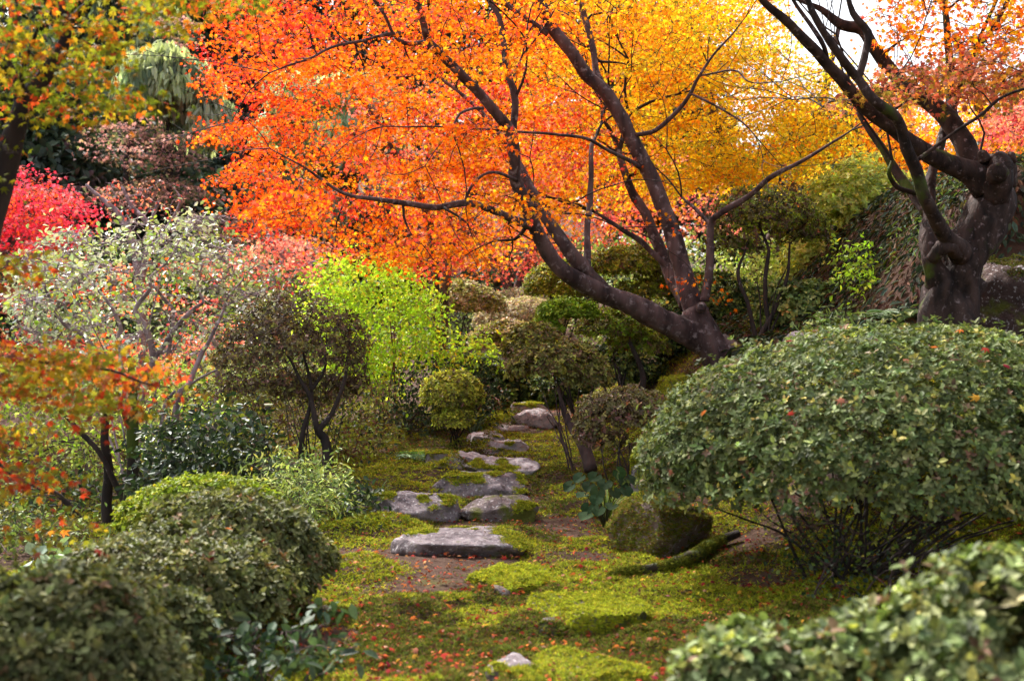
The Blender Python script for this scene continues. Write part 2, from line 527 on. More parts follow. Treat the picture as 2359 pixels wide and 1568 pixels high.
def build_moss():
    rng = rng_of("moss")
    n = 420000
    y = 3.7 * (15.5 / 3.7) ** rng.random(n)
    x = rng.uniform(-.46, .46, n) * y
    m = moss_mask(x, y)
    keep = (m + rng.normal(0, .12, n) > -.02) & (x > -1.7 - 3.2 * sstep((y - 5.4) / 1.2)) & (x < 3.0)
    keep &= rng.random(n) < np.clip(1.3 - .05 * (y - 4), .5, 1)
    x, y = x[keep], y[keep]
    pcl = np.stack([x, y], -1)
    z = height(x, y) + moss_bump(x, y)
    mb = MB()
    P = np.stack([x, y, z], -1)
    nr = unit(np.stack([rng.normal(0, .2, len(x)), rng.normal(0, .2, len(x)), np.ones(len(x))], -1))
    tone = 1.2 * yellow_moss(x, y) + vnoise(pcl, 1.7, 55) + .6 * vnoise(pcl, 5, 56)
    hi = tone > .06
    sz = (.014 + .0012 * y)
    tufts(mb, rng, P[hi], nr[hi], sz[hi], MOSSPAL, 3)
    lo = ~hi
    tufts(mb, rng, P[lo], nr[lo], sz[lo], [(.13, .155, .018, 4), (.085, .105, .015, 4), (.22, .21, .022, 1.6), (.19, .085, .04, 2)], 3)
    o = mb.build("moss", M_MOSS, origin=(0, 8, 0))
    tag(o, "yellow green star moss carpeting the ground around the stepping stones", "moss", kind="stuff")
build_moss()

LITTER = [(.30, .05, .02, 4), (.38, .10, .025, 3), (.22, .025, .022, 4), (.42, .17, .07, 2), (.14, .05, .032, 4), (.5, .25, .03, .8), (.32, .14, .10, 1.5)]
def build_litter():
    rng = rng_of("litter")
    n = 27000
    y = 3.8 * (16 / 3.8) ** rng.random(n)
    x = rng.uniform(-.42, .46, n) * y
    m = moss_mask(x, y)
    keep = (rng.random(n) < np.clip(.55 - m * .55, .16, 1)) & (x > -1.9) & (x < 3.4)
    x, y = x[keep], y[keep]
    n = len(x)
    P = np.stack([x, y, height(x, y) + np.maximum(moss_bump(x, y), 0) + rng.uniform(.008, .028, n)], -1)
    nr = unit(np.stack([rng.normal(0, .45, n), rng.normal(0, .45, n), np.ones(n)], -1))
    a = rng.uniform(0, 6.28, n)
    tp = np.stack([np.cos(a), np.sin(a), rng.normal(0, .3, n)], -1)
    mb = MB()
    h = n // 2
    c = pick(rng, LITTER, n, .25)
    add_leaves(mb, P[:h], nr[:h], tp[:h], rng.uniform(.02, .042, h), tm_maple(.55), c[:h])
    add_leaves(mb, P[h:], nr[h:], tp[h:], rng.uniform(.014, .028, n - h), OVAL, c[h:])
    tag(mb.build("leaf_litter", M_DRY, origin=(0, 8, 0)), "small brown and dull red leaf litter scattered over soil and moss", "leaf litter", kind="stuff")
build_litter()

# ------------------------------------------------------------------ trees
TIPS = {}
def tip_forks(root, rng):
    """every traced limb end runs out into a few ever thinner twigs"""
    out = []
    def go(p, d, r, lv):
        if lv == 0 or r < .0022: return
        L = rng.uniform(.35, .6) * (.75 + .12 * lv)
        for _ in range(2):
            e = unit(d + rng.normal(0, .42, 3) + np.array([0, 0, .06]))
            u = np.linspace(0, 1, 5)[:, None]
            P = p + e * L * u + unit(rng.normal(size=3)) * L * .09 * np.sin(u * np.pi)
            r1 = r * .62
            out.append((P, np.linspace(r * .92, r1, 5)))
            go(P[-1], e, r1, lv - 1)
    for p, d, r in TIPS.get(root.name, []):
        go(p, d, max(r, .005), 4)
    return out

def build_limbs(root, specs, mat, seed=0, thin=1.0):
    """specs: (part name, [polylines]) ; every entry is one mesh part. Returns skeleton points."""
    SP, SR = [], []
    tips = []
    TIPS[root.name] = tips
    for k, (nm, polys, gn) in enumerate(specs):
        mb = MB()
        for j, pl in enumerate(polys):
            P, R = trace(pl, .012 if len(pl) > 3 else 0, seed + k * 7 + j, thin)
            sides = 30 if R.max() > .12 else (14 if R.max() > .04 else (10 if R.max() > .025 else 6))
            tube(mb, P, R, sides, gn, seed=seed + k)
            SP.append(P); SR.append(R)
            if nm == "limb" and R[-1] < .035: tips.append((P[-1], unit(P[-1] - P[-min(6, len(P))]), R[-1]))
        par = root
        if nm in ("knot", "hollow_stump"): par = tr
        o = mb.build(nm, mat, par)
        if nm == "trunk": tr = o; o["_o"] = list(root["_o"])
    return np.vstack(SP), np.concatenate(SR)

def spray_leaves(mb, rng, C, pxs, nleaf, R, flat, size, palfn, tmpl=MAPLE, up=.55, fall=.25):
    for c, px in zip(C, pxs):
        n = max(6, int(nleaf * rng.uniform(.6, 1.35)))
        pal = palfn(px, rng)
        dom = pal[rng.choice(len(pal), p=np.array([q[3] for q in pal]) / sum(q[3] for q in pal))]
        col = pick(rng, pal, n, .16)
        mk = rng.random(n) < .55
        col[mk] = pick(rng, [dom], int(mk.sum()), .13) if mk.any() else col[mk]
        rr = R * rng.uniform(.75, 1.25)
        a = rng.uniform(0, 6.283, n); r = rr * np.sqrt(rng.random(n))
        tx, ty = rng.normal(0, .18, 2)
        o = np.stack([np.cos(a) * r, np.sin(a) * r, np.zeros(n)], -1)
        o[:, 2] = o[:, 0] * tx + o[:, 1] * ty - fall * r * r / rr + rng.normal(0, rr * flat, n)
        nrm = unit(np.array([0, 0, up]) + rng.normal(0, .62, (n, 3)))
        tip = unit(o * .6 / rr + rng.normal(0, .6, (n, 3)) + np.array([0, 0, -.55]))
        add_leaves(mb, c + o, nrm, tip, size * rng.uniform(.7, 1.25, n), tmpl, col)

def twig_mesh(root, br, mat, name="twigs", extra=None):
    mb = MB()
    for P, R in br:
        tube(mb, P, R, 5 if R[0] > .008 else 4, cap=False)
    if extra:
        for P, R in extra: tube(mb, P, R, 3, cap=False)
    return mb.build(name, mat, root)

def subtwigs(rng, C, R, n, rad=.0022):
    out = []
    for c in C:
        for _ in range(n):
            a = rng.uniform(0, 6.283)
            d = np.array([math.cos(a), math.sin(a), rng.normal(-.05, .25)]) * R * rng.uniform(.5, .95)
            b = np.array([rng.normal(), rng.normal(), rng.normal()]) * R * .1
            out.append((np.array([c, c + d * .5 + b, c + d]), np.array([rad * 1.5, rad, rad * .7])))
    return out

def lerp_pal(stops):
    xs = [s[0] for s in stops]
    def f(px, rng):
        p = px[0] + rng.normal(0, 70)
        i = int(np.searchsorted(xs, p))
        if i <= 0: return stops[0][1]
        if i >= len(xs): return stops[-1][1]
        t = (p - xs[i - 1]) / (xs[i] - xs[i - 1])
        return stops[i][1] if rng.random() < t else stops[i - 1][1]
    return f

P_RED = [(.74, .085, .010, 4), (.78, .14, .012, 4), (.66, .035, .03, 2.5), (.78, .24, .015, 1.5), (.70, .14, .10, 1)]
P_ORANGE = [(.80, .21, .010, 5), (.78, .13, .010, 3.5), (.82, .32, .012, 3), (.68, .08, .05, 1.8), (.5, .30, .02, .7)]
P_GOLD = [(.83, .36, .012, 5), (.82, .24, .010, 3), (.83, .47, .015, 3), (.70, .14, .08, 1.2), (.5, .42, .03, .8)]
P_YELLOW = [(.84, .55, .016, 5), (.83, .43, .012, 3), (.62, .53, .03, 2), (.82, .27, .015, 1.4), (.42, .46, .03, .9)]
P_LIME = [(.62, .62, .05, 4), (.45, .55, .05, 3), (.8, .62, .05, 3), (.8, .4, .04, .7)]
P_PINK = [(.74, .20, .15, 4), (.62, .08, .09, 3), (.75, .28, .14, 2), (.7, .3, .24, 1.5)]
P_CRIM = [(.60, .025, .06, 4), (.68, .06, .12, 3), (.7, .1, .03, 2), (.62, .18, .2, 1)]
P_NEAR = [(.20, .235, .018, 5), (.32, .26, .018, 3), (.46, .17, .015, 2.5), (.48, .07, .02, 1.4), (.13, .18, .016, 3)]
P_NEARLOW = [(.20, .21, .02, 5), (.44, .15, .02, 3), (.46, .055, .02, 3), (.36, .26, .02, 2), (.24, .08, .05, 1)]
P_DUSK = [(.44, .22, .22, 4), (.50, .26, .25, 3), (.24, .16, .10, 3), (.15, .17, .08, 3)]

def const(p): return lambda px, rng: p

def main_maple():
    lab = "large orange maple with leaning dark limbs, rooted behind the big rounded hedge shrub"
    rng = rng_of(lab)
    b = at(1668, 850, 11.5); b[2] = gz(b[0], b[1]) - .05
    t = thing("maple_tree", lab, "tree", b, "maples with bare trunks in the garden")
    SP, SR = build_limbs(t, [
        ("trunk", [[(1700, 900, 11.5, 230), (1688, 872, 11.5, 172), (1668, 840, 11.5, 130), (1640, 805, 11.5, 98), (1612, 755, 11.5, 92), (1600, 715, 11.55, 74)],
                   [(1715, 860, 11.3, 60), (1690, 815, 11.4, 62), (1660, 780, 11.5, 40)]], .12),
        ("limb", [[(1625, 790, 11.5, 84), (1540, 748, 11.4, 72), (1460, 705, 11.3, 64), (1400, 680, 11.2, 57), (1330, 645, 11.0, 50), (1285, 610, 10.9, 46),
                   (1250, 560, 10.8, 42), (1225, 510, 10.7, 40), (1205, 455, 10.6, 38), (1185, 410, 10.5, 36), (1185, 350, 10.4, 34), (1175, 305, 10.3, 36),
                   (1140, 260, 10.2, 30), (1095, 205, 10.1, 28), (1050, 160, 10, 26), (1010, 120, 9.9, 24), (985, 90, 9.8, 22), (975, 50, 9.7, 20), (960, 0, 9.6, 18),
                   (940, -80, 9.5, 13), (900, -200, 9.3, 7)],
                  [(1180, 320, 10.35, 22), (1186, 250, 10.4, 23), (1180, 210, 10.4, 21), (1165, 140, 10.4, 19), (1157, 90, 10.4, 18), (1150, 40, 10.4, 16), (1130, 0, 10.4, 15), (1100, -90, 10.3, 9)],
                  [(1187, 235, 10.4, 12), (1190, 219, 10.38, 10)],
                  [(985, 97, 9.8, 15), (935, 101, 9.7, 13), (905, 75, 9.6, 11), (885, 35, 9.5, 10), (840, -30, 9.4, 7)],
                  [(905, 78, 9.6, 11), (850, 90, 9.5, 10), (770, 110, 9.2, 9), (700, 138, 9, 7), (620, 165, 8.8, 4)],
                  [(1112, 250, 10.1, 10), (1085, 250, 10, 9), (1058, 265, 9.8, 8), (1040, 300, 9.6, 5)]], .10),
        ("limb", [[(1222, 522, 10.7, 26), (1170, 500, 10.4, 24), (1125, 480, 10.2, 22), (1070, 468, 10, 21), (1000, 478, 9.8, 19), (930, 468, 9.6, 16), (860, 460, 9.4, 13),
                   (800, 450, 9.3, 10), (740, 415, 9.2, 8), (690, 380, 9.1, 6), (620, 340, 9, 4)],
                  [(1068, 470, 10, 10), (1085, 432, 10, 10), (1115, 405, 10.1, 9), (1150, 400, 10.2, 9), (1187, 415, 10.45, 10)]], .10),
        ("limb", [[(1392, 668, 11.2, 44), (1360, 640, 11.15, 46), (1318, 588, 11, 42), (1285, 540, 11, 38), (1240, 475, 11, 31), (1205, 400, 11.2, 25), (1165, 330, 11.5, 17), (1100, 250, 11.9, 12), (1000, 170, 12.2, 7)],
                  [(1352, 622, 11.1, 26), (1353, 540, 11.3, 19), (1358, 470, 11.4, 18), (1360, 400, 11.5, 16), (1363, 335, 11.6, 13), (1372, 318, 11.7, 9)]], .10),
        ("limb", [[(1605, 735, 11.58, 70), (1580, 650, 11.7, 57), (1555, 560, 11.8, 51), (1530, 480, 11.9, 47), (1500, 410, 12, 45), (1470, 350, 12, 43), (1440, 290, 12, 41),
                   (1400, 220, 12, 38), (1350, 170, 12, 37), (1315, 120, 12, 35), (1275, 70, 12, 35), (1240, 0, 12, 34), (1200, -100, 12, 28), (1150, -260, 12, 16)],
                  [(1398, 218, 12.1, 24), (1375, 170, 12.2, 21), (1365, 110, 12.3, 19), (1345, 30, 12.4, 17), (1325, -60, 12.5, 12)],
                  [(1262, 78, 12, 20), (1200, 35, 12, 16), (1150, 0, 12, 14), (1070, -50, 11.9, 9)],
                  [(1465, 312, 11.95, 14), (1510, 300, 11.9, 14), (1555, 262, 11.8, 13), (1590, 217, 11.7, 11), (1609, 176, 11.6, 9), (1640, 130, 11.5, 7), (1691, 75, 11.3, 5), (1720, 40, 11.2, 3)],
                  [(1590, 217, 11.7, 8), (1650, 247, 11.5, 7), (1700, 275, 11.4, 6), (1725, 297, 11.3, 4)],
                  [(1609, 176, 11.6, 6), (1690, 163, 11.4, 6), (1730, 190, 11.2, 5), (1800, 190, 11, 3)],
                  [(1475, 385, 12, 15), (1400, 345, 11, 10), (1350, 320, 10.8, 9), (1270, 310, 10.6, 8), (1180, 303, 10.4, 7), (1080, 297, 10.2, 6), (980, 292, 9.9, 5), (880, 290, 9.6, 3)]], .08),
        ("limb", [[(1585, 705, 11.8, 50), (1545, 630, 12.2, 41), (1515, 560, 12.4, 33), (1490, 500, 12.5, 29), (1455, 440, 12.6, 25), (1435, 390, 12.6, 22), (1425, 350, 12.7, 18)],
                  [(1545, 625, 12.2, 18), (1480, 560, 12.3, 16), (1420, 520, 12.2, 12), (1370, 490, 12.2, 8)]], .08),
        ("limb", [[(1622, 695, 11.5, 28), (1635, 600, 11.5, 25), (1637, 515, 11.5, 21), (1660, 492, 11.4, 18), (1720, 455, 11.3, 17), (1770, 410, 11.1, 15), (1830, 380, 11, 12), (1890, 345, 10.9, 9), (1960, 300, 10.8, 5)],
                  [(1637, 518, 11.5, 12), (1600, 480, 11.7, 10), (1570, 455, 11.8, 6)]], .08),
        ("knot", [[(1618, 705, 11.45, 30), (1617, 708, 11.30, 32), (1616, 710, 11.22, 27), (1616, 711, 11.21, 16), (1616, 711, 11.26, 10)]], .12),
    ], M_BARK, 11, .80)
    front = [(480, 0), (455, 120), (480, 200), (470, 300), (490, 380), (540, 430), (560, 520), (620, 545), (700, 545), (800, 570), (870, 600), (960, 620), (1030, 630), (1110, 610),
             (1180, 560), (1260, 500), (1350, 450), (1450, 400), (1500, 300), (1500, -60), (500, -60)]
    right = [(1450, -60), (1480, 440), (1600, 440), (1700, 400), (1830, 400), (1930, 340), (1960, 260), (1880, 170), (1780, 90), (1690, 20), (1640, -60)]
    C1a, p1a = poly_sample(rng, front, 45, 8.9, 9.8)
    lf = [(min(x, 1230), y) for x, y in front]
    rt = [(max(x, 1215), y) for x, y in front]
    C1b, p1b = poly_sample(rng, lf, 245, 11.0, 13.4)
    C1c, p1c = poly_sample(rng, rt, 80, 12.4, 14.4)
    C1, p1 = np.vstack([C1a, C1b, C1c]), np.vstack([p1a, p1b, p1c])
    C2, p2 = poly_sample(rng, right, 210, 12.3, 14.6)
    C3, p3 = poly_sample(rng, [(300, -60), (1640, -60), (1500, -560), (500, -560)], 240, 7.8, 13.5)
    C = np.vstack([C1, C2, C3]); px = np.vstack([p1, p2, p3])
    br, NP, NR = connect(rng, C, SP, SR, .0036, .55, .022, .14)
    twig_mesh(t, br + tip_forks(t, rng), M_BARKD, extra=subtwigs(rng, C, .34, 3))
    mb = MB()
    f = lerp_pal([(420, P_RED), (640, P_RED), (820, P_ORANGE), (1150, P_ORANGE), (1330, P_GOLD), (1560, P_YELLOW), (1900, P_YELLOW)])
    spray_leaves(mb, rng, C[:370], px[:370], 92, .34, .10, .056, f)
    spray_leaves(mb, rng, C[370:580], px[370:580], 90, .34, .10, .056, f)
    spray_leaves(mb, rng, C[580:], px[580:], 60, .42, .16, .064, f, MAPLE5)
    # the few low leaves on the trunk itself
    cp, pp = poly_sample(rng, [(900, 130), (1200, 130), (1480, 230), (1450, 460), (1250, 470), (950, 330)], 40, 11.2, 13)
    spray_leaves(mb, rng, cp, pp, 70, .33, .1, .056, const(P_PINK + P_RED))
    c4 = np.array([at(1600, 640, 11.2), at(1550, 655, 11.3), at(1630, 650, 11.1), at(1520, 500, 11.5), at(1570, 530, 11.4), at(1660, 690, 11.3)])
    spray_leaves(mb, rng, c4, [(600, 0)] * 6, 14, .16, .3, .06, lambda p, r: P_ORANGE)
    mb.build("foliage", M_MAPLE, t)
main_maple()

def simple_maple(name, lab, base_px, Y, tops, polys, palfn, size, nleaf, R, width=40, group=None, mat=None, leaf=MAPLE5, flat=.16, up=.55, twigm=None, cat="tree", nsub=2, rmax=.03):
    """a maple further back: traced or leaning trunk stems (pixel paths), crown of sprays"""
    rng = rng_of(lab)
    b = gpt(base_px, Y)
    t = thing(name, lab, cat, b, group)
    mb = MB(); SP, SR = [], []
    pyb = CY + (ZC - b[2]) / Y * FPX
    for k, tp in enumerate(tops):
        pl = [(base_px, pyb + 12, Y, width * 1.25)] + [tuple(q) for q in tp]
        P, R_ = trace(pl, .03, k)
        tube(mb, P, R_, 9, .08, seed=k)
        SP.append(P); SR.append(R_)
    mb.build("trunk", mat or M_BARK, t)
    SP = np.vstack(SP); SR = np.concatenate(SR)
    # grow only from the upper half of the stems
    k = SP[:, 2] > b[2] + .3 * (SP[:, 2].max() - b[2])
    Cs, pxs = [], []
    for (pg, Y0, Y1, n) in polys:
        C, p = poly_sample(rng, pg, n, Y0, Y1); Cs.append(C); pxs.append(p)
    C = np.vstack(Cs); px = np.vstack(pxs)
    br, _, _ = connect(rng, C, SP[k], SR[k], .004, .6, rmax, .14)
    twig_mesh(t, br, twigm or M_TWIG, extra=subtwigs(rng, C, R, nsub, .003) if nsub else None)
    mf = MB()
    spray_leaves(mf, rng, C, px, nleaf, R, flat, size, palfn, leaf, up)
    mf.build("foliage", M_MAPLE, t)
    return t

# yellow maple behind the right half of the canopy
simple_maple("maple_tree", "bright yellow maple filling the gap between the leaning orange maple and the old gnarled maple", 1760, 16.5,
             [[(1740, 600, 16.5, 40), (1700, 420, 16.3, 34), (1640, 250, 16, 24), (1600, 60, 16, 14)], [(1780, 560, 16.5, 36), (1840, 380, 16.3, 28), (1900, 200, 16, 18), (1930, 60, 16, 10)]],
             [([(1180, -40), (1730, -40), (1765, 40), (1835, 105), (1890, 140), (2000, 190), (2060, 250), (2050, 370), (1900, 420), (1750, 440), (1600, 440), (1450, 470), (1300, 470), (1180, 420)], 14.2, 17.5, 350),
              ([(1150, -40), (1700, -40), (1650, -300), (1200, -300)], 14, 17.5, 35), ([(1600, -80), (1745, -60), (1800, 70), (1640, 70)], 14.5, 17, 40)],
             lerp_pal([(1250, P_GOLD), (1500, P_YELLOW), (1750, P_YELLOW), (1880, P_LIME), (2000, P_YELLOW)]), .075, 70, .5, 34, "maples with bare trunks in the garden")

# golden maple seen through the right tree
simple_maple("maple_tree", "gold and amber maple behind the old gnarled maple at the right edge", 2330, 15.5,
             [[(2300, 400, 15.5, 36), (2250, 220, 15.3, 24), (2200, 80, 15, 14)], [(2340, 380, 15.5, 30), (2400, 200, 15.3, 18), (2450, 60, 15, 10)]],
             [([(1990, 240), (2080, 170), (2250, 180), (2420, 230), (2480, 330), (2420, 390), (2200, 400), (2030, 380)], 13.5, 17, 150)],
             const(P_GOLD), .075, 66, .48, 34, "maples with bare trunks in the garden")

# pink red maple low behind the centre
simple_maple("maple_tree", "pinkish red maple low behind the rounded shrubs, under the orange canopy", 1180, 24,
             [[(1200, 640, 24, 24), (1240, 560, 23.7, 18), (1300, 480, 23.5, 12), (1360, 400, 23, 8)], [(1160, 630, 24, 20), (1110, 560, 23.6, 14), (1040, 480, 23.2, 9)]],
             [([(960, 400), (1100, 370), (1300, 350), (1600, 360), (1680, 430), (1640, 520), (1480, 580), (1380, 590), (1220, 640), (1130, 655), (1050, 640), (980, 560)], 21.5, 25, 190),
              ([(800, 200), (1500, 200), (1500, 400), (900, 420)], 21.5, 25, 70)],
             lerp_pal([(700, P_PINK), (1000, P_PINK), (1150, P_PINK), (1230, P_ORANGE), (1350, P_PINK), (1500, P_ORANGE), (1600, P_PINK)]), .1, 60, .62, 22, "maples with bare trunks in the garden")

# orange maple thickening the centre
simple_maple("maple_tree", "orange maple standing behind the leaning maple, its crown mixing with it", 1010, 15.5,
             [[(1000, 640, 15.5, 26), (980, 480, 15.2, 20), (900, 330, 15, 14), (800, 180, 14.8, 8)], [(1030, 620, 15.5, 22), (1100, 400, 15.2, 14), (1120, 200, 15, 8)]],
             [([(540, 30), (530, 300), (580, 420), (700, 510), (850, 590), (1020, 635), (1130, 600), (1250, 520), (1300, 380), (1300, -40), (500, -40)], 14, 16.5, 195),
              ([(500, -40), (1300, -40), (1200, -320), (600, -320)], 14, 16.5, 25)],
             lerp_pal([(450, P_RED), (650, P_RED), (850, P_ORANGE), (1100, P_GOLD), (1250, P_GOLD)]), .072, 60, .44, 24, "maples with bare trunks in the garden")

# crimson maple at the left edge
simple_maple("maple_tree", "crimson maple glowing at the left edge above the pale branching shrub tree", -60, 15,
             [[(-40, 700, 15, 30), (0, 600, 15, 22), (50, 520, 15, 14), (110, 450, 15, 8)], [(-80, 680, 15, 26), (-100, 520, 15, 16)]],
             [([(-160, 400), (10, 385), (90, 390), (150, 440), (215, 490), (200, 540), (120, 560), (-20, 570), (-160, 560)], 13.8, 16, 110)],
             const(P_CRIM), .075, 70, .42, 26, "maples with bare trunks in the garden")

# pink maple behind the pale shrub tree
simple_maple("maple_tree", "salmon pink maple with whitish bare branches behind the bright lime shrub", 640, 19,
             [[(650, 690, 19, 22), (630, 640, 19, 17), (650, 600, 19, 12), (620, 540, 19, 8)], [(650, 680, 19, 18), (700, 620, 18.8, 13), (760, 590, 18.6, 8)]],
             [([(560, 560), (640, 540), (780, 560), (790, 610), (700, 650), (620, 660), (470, 600), (480, 560)], 18, 20.5, 60),
              ([(0, 600), (120, 560), (480, 620), (560, 760), (420, 860), (100, 850), (-20, 720)], 13.5, 16, 60)],
             lerp_pal([(100, P_PINK), (300, P_RED), (500, P_PINK), (640, P_PINK)]), .085, 46, .46, 20, "maples with bare trunks in the garden", mat=M_PALETWIG, twigm=M_PALETWIG)

def old_maple():
    lab = "old gnarled maple with a hollow topped stump and dark twisting limbs at the right"
    rng = rng_of(lab)
    b = at(2185, 770, 8.3)
    b[2] = min(b[2], gz(b[0], b[1]))
    t = thing("maple_tree", lab, "tree", b, "maples with bare trunks in the garden")
    pyb = CY + (ZC - b[2]) / 8.3 * FPX
    SP, SR = build_limbs(t, [
        ("trunk", [[(2180, max(pyb, 775) + 25, 8.3, 150), (2183, 770, 8.3, 140), (2185, 700, 8.3, 128), (2195, 640, 8.3, 118), (2222, 590, 8.3, 112), (2258, 530, 8.3, 112), (2282, 465, 8.3, 102), (2288, 410, 8.3, 96), (2280, 378, 8.3, 84), (2276, 366, 8.3, 62)],
                   [(2195, 690, 8.35, 70), (2160, 640, 8.2, 66), (2140, 570, 8.2, 46), (2138, 480, 8.4, 30), (2150, 380, 8.6, 24), (2175, 290, 8.8, 18), (2190, 180, 8.9, 14), (2185, 60, 9, 9)],
                   [(2150, 600, 8.05, 40), (2170, 575, 7.98, 40), (2190, 570, 8.0, 36), (2200, 590, 8.05, 34)],
                   [(2225, 760, 8.4, 60), (2215, 700, 8.4, 70), (2240, 640, 8.4, 60)],
                   [(2120, 790, 8.25, 50), (2140, 740, 8.2, 60), (2155, 690, 8.2, 56), (2180, 640, 8.15, 40)], [(2255, 790, 8.3, 40), (2235, 740, 8.25, 46), (2228, 660, 8.22, 50), (2250, 580, 8.2, 46), (2275, 500, 8.18, 44)]], .27),
        ("hollow_stump", [[(2290, 470, 8.22, 60), (2296, 420, 8.17, 66), (2300, 385, 8.15, 58), (2302, 365, 8.16, 42), (2303, 366, 8.18, 20)],
                   [(2318, 430, 8.25, 40), (2322, 390, 8.25, 34), (2312, 362, 8.25, 24)],
                   [(2296, 402, 8.02, 46), (2297, 402, 7.93, 50), (2298, 402, 7.90, 42), (2298, 402, 7.90, 28), (2298, 403, 7.97, 18), (2298, 404, 8.06, 10)],
                   [(2270, 372, 8.2, 40), (2262, 356, 8.2, 30), (2258, 348, 8.2, 14)], [(2326, 372, 8.2, 26), (2330, 352, 8.2, 12)]], .30),
        ("limb", [[(2275, 430, 8.25, 84), (2240, 400, 8.25, 66), (2200, 385, 8.2, 52), (2120, 345, 8.1, 42), (2050, 290, 8, 36), (1980, 240, 7.9, 32), (1930, 180, 7.8, 31), (1880, 120, 7.7, 27), (1820, 60, 7.6, 23), (1760, 10, 7.5, 19), (1720, -60, 7.4, 14)],
                  [(1906, 160, 7.78, 14), (1898, 109, 7.7, 12), (1870, 60, 7.7, 11), (1826, 0, 7.7, 9), (1800, -60, 7.7, 7)]], .10),
        ("limb", [[(2215, 585, 8.15, 60), (2185, 550, 8.0, 44), (2150, 500, 7.8, 34), (2125, 450, 7.65, 31), (2110, 400, 7.6, 29), (2085, 340, 7.5, 29), (2065, 280, 7.4, 28), (2010, 230, 7.3, 26), (1978, 180, 7.3, 24), (1930, 125, 7.2, 21), (1880, 45, 7.1, 18), (1858, 0, 7.1, 16), (1830, -80, 7.0, 11)],
                  [(1976, 182, 7.3, 20), (1992, 120, 7.3, 19), (2000, 75, 7.3, 19), (1965, 30, 7.3, 16), (1945, -30, 7.3, 12)],
                  [(2105, 375, 7.6, 11), (2180, 320, 7.5, 10), (2250, 270, 7.4, 9), (2300, 225, 7.3, 8), (2370, 203, 7.2, 7), (2450, 190, 7.1, 4)]], .12),
        ("limb", [[(2270, 420, 8.4, 70), (2230, 360, 8.45, 56), (2215, 320, 8.5, 50), (2170, 260, 8.6, 44), (2100, 210, 8.7, 37), (2055, 165, 8.8, 34), (2010, 110, 8.8, 31), (1985, 70, 8.8, 31), (1940, 58, 8.8, 26), (1890, 22, 8.8, 15), (1840, 0, 8.8, 9)],
                  [(2218, 340, 8.5, 22), (2195, 260, 8.7, 22), (2190, 180, 8.8, 20), (2180, 60, 8.9, 16), (2165, -60, 9, 10)],
                  [(2200, 240, 8.75, 15), (2240, 130, 8.9, 13), (2290, 60, 9, 12), (2335, -20, 9.1, 9)],
                  [(2205, 210, 8.8, 12), (2255, 90, 8.9, 10), (2300, -10, 9, 8)]], .10),
        ("limb", [[(2135, 490, 8.45, 28), (2080, 420, 8.7, 24), (2030, 340, 8.8, 20), (1990, 280, 8.9, 14), (1960, 230, 9, 8)],
                  [(2110, 445, 8.55, 14), (2065, 430, 8.5, 13), (2045, 400, 8.4, 11), (2055, 370, 8.4, 8)]], .10),
    ], M_OLD, 41, .92)
    top = [(2020, 20), (2100, -60), (2380, -60), (2380, 60), (2330, 120), (2250, 140), (2120, 120), (2040, 80)]
    band = [(2090, 150), (2200, 130), (2380, 150), (2420, 205), (2330, 225), (2180, 230), (2100, 215), (1960, 245), (1960, 225)]
    C1, p1 = poly_sample(rng, top, 76, 8.2, 9.6)
    C2, p2 = poly_sample(rng, band, 48, 7.4, 8.8)
    C3, p3 = poly_sample(rng, [(1700, -80), (2420, -80), (2300, -420), (1800, -420)], 130, 7.2, 9.6)
    C = np.vstack([C1, C2, C3]); px = np.vstack([p1, p2, p3])
    br, _, _ = connect(rng, C, SP[SP[:, 2] > 2.4], SR[SP[:, 2] > 2.4], .003, .5, .016, .16)
    twig_mesh(t, br + tip_forks(t, rng), M_BARKD, extra=subtwigs(rng, C, .26, 3))
    mb = MB()
    spray_leaves(mb, rng, C1, p1, 34, .27, .2, .056, const(P_ORANGE + P_GOLD))
    P_BAND = [(.30, .22, .04, 3), (.5, .12, .07, 4), (.62, .26, .04, 2), (.5, .2, .14, 2)]
    spray_leaves(mb, rng, C2, p2, 56, .27, .12, .056, const(P_BAND))
    spray_leaves(mb, rng, C3, p3, 46, .34, .18, .06, const(P_ORANGE), MAPLE5)
    mb.build("foliage", M_MAPLE, t)
old_maple()

# red maple tip entering at the right edge
simple_maple("maple_tree", "rose red maple spray entering at the right edge below the sky", 2560, 11,
             [[(2540, 500, 11, 30), (2500, 380, 11, 22), (2440, 300, 10.8, 12)]],
             [([(2270, 285), (2330, 240), (2480, 230), (2520, 330), (2350, 325)], 10.2, 11.4, 30)],
             const(P_PINK), .06, 60, .3, 26, "maples with bare trunks in the garden")

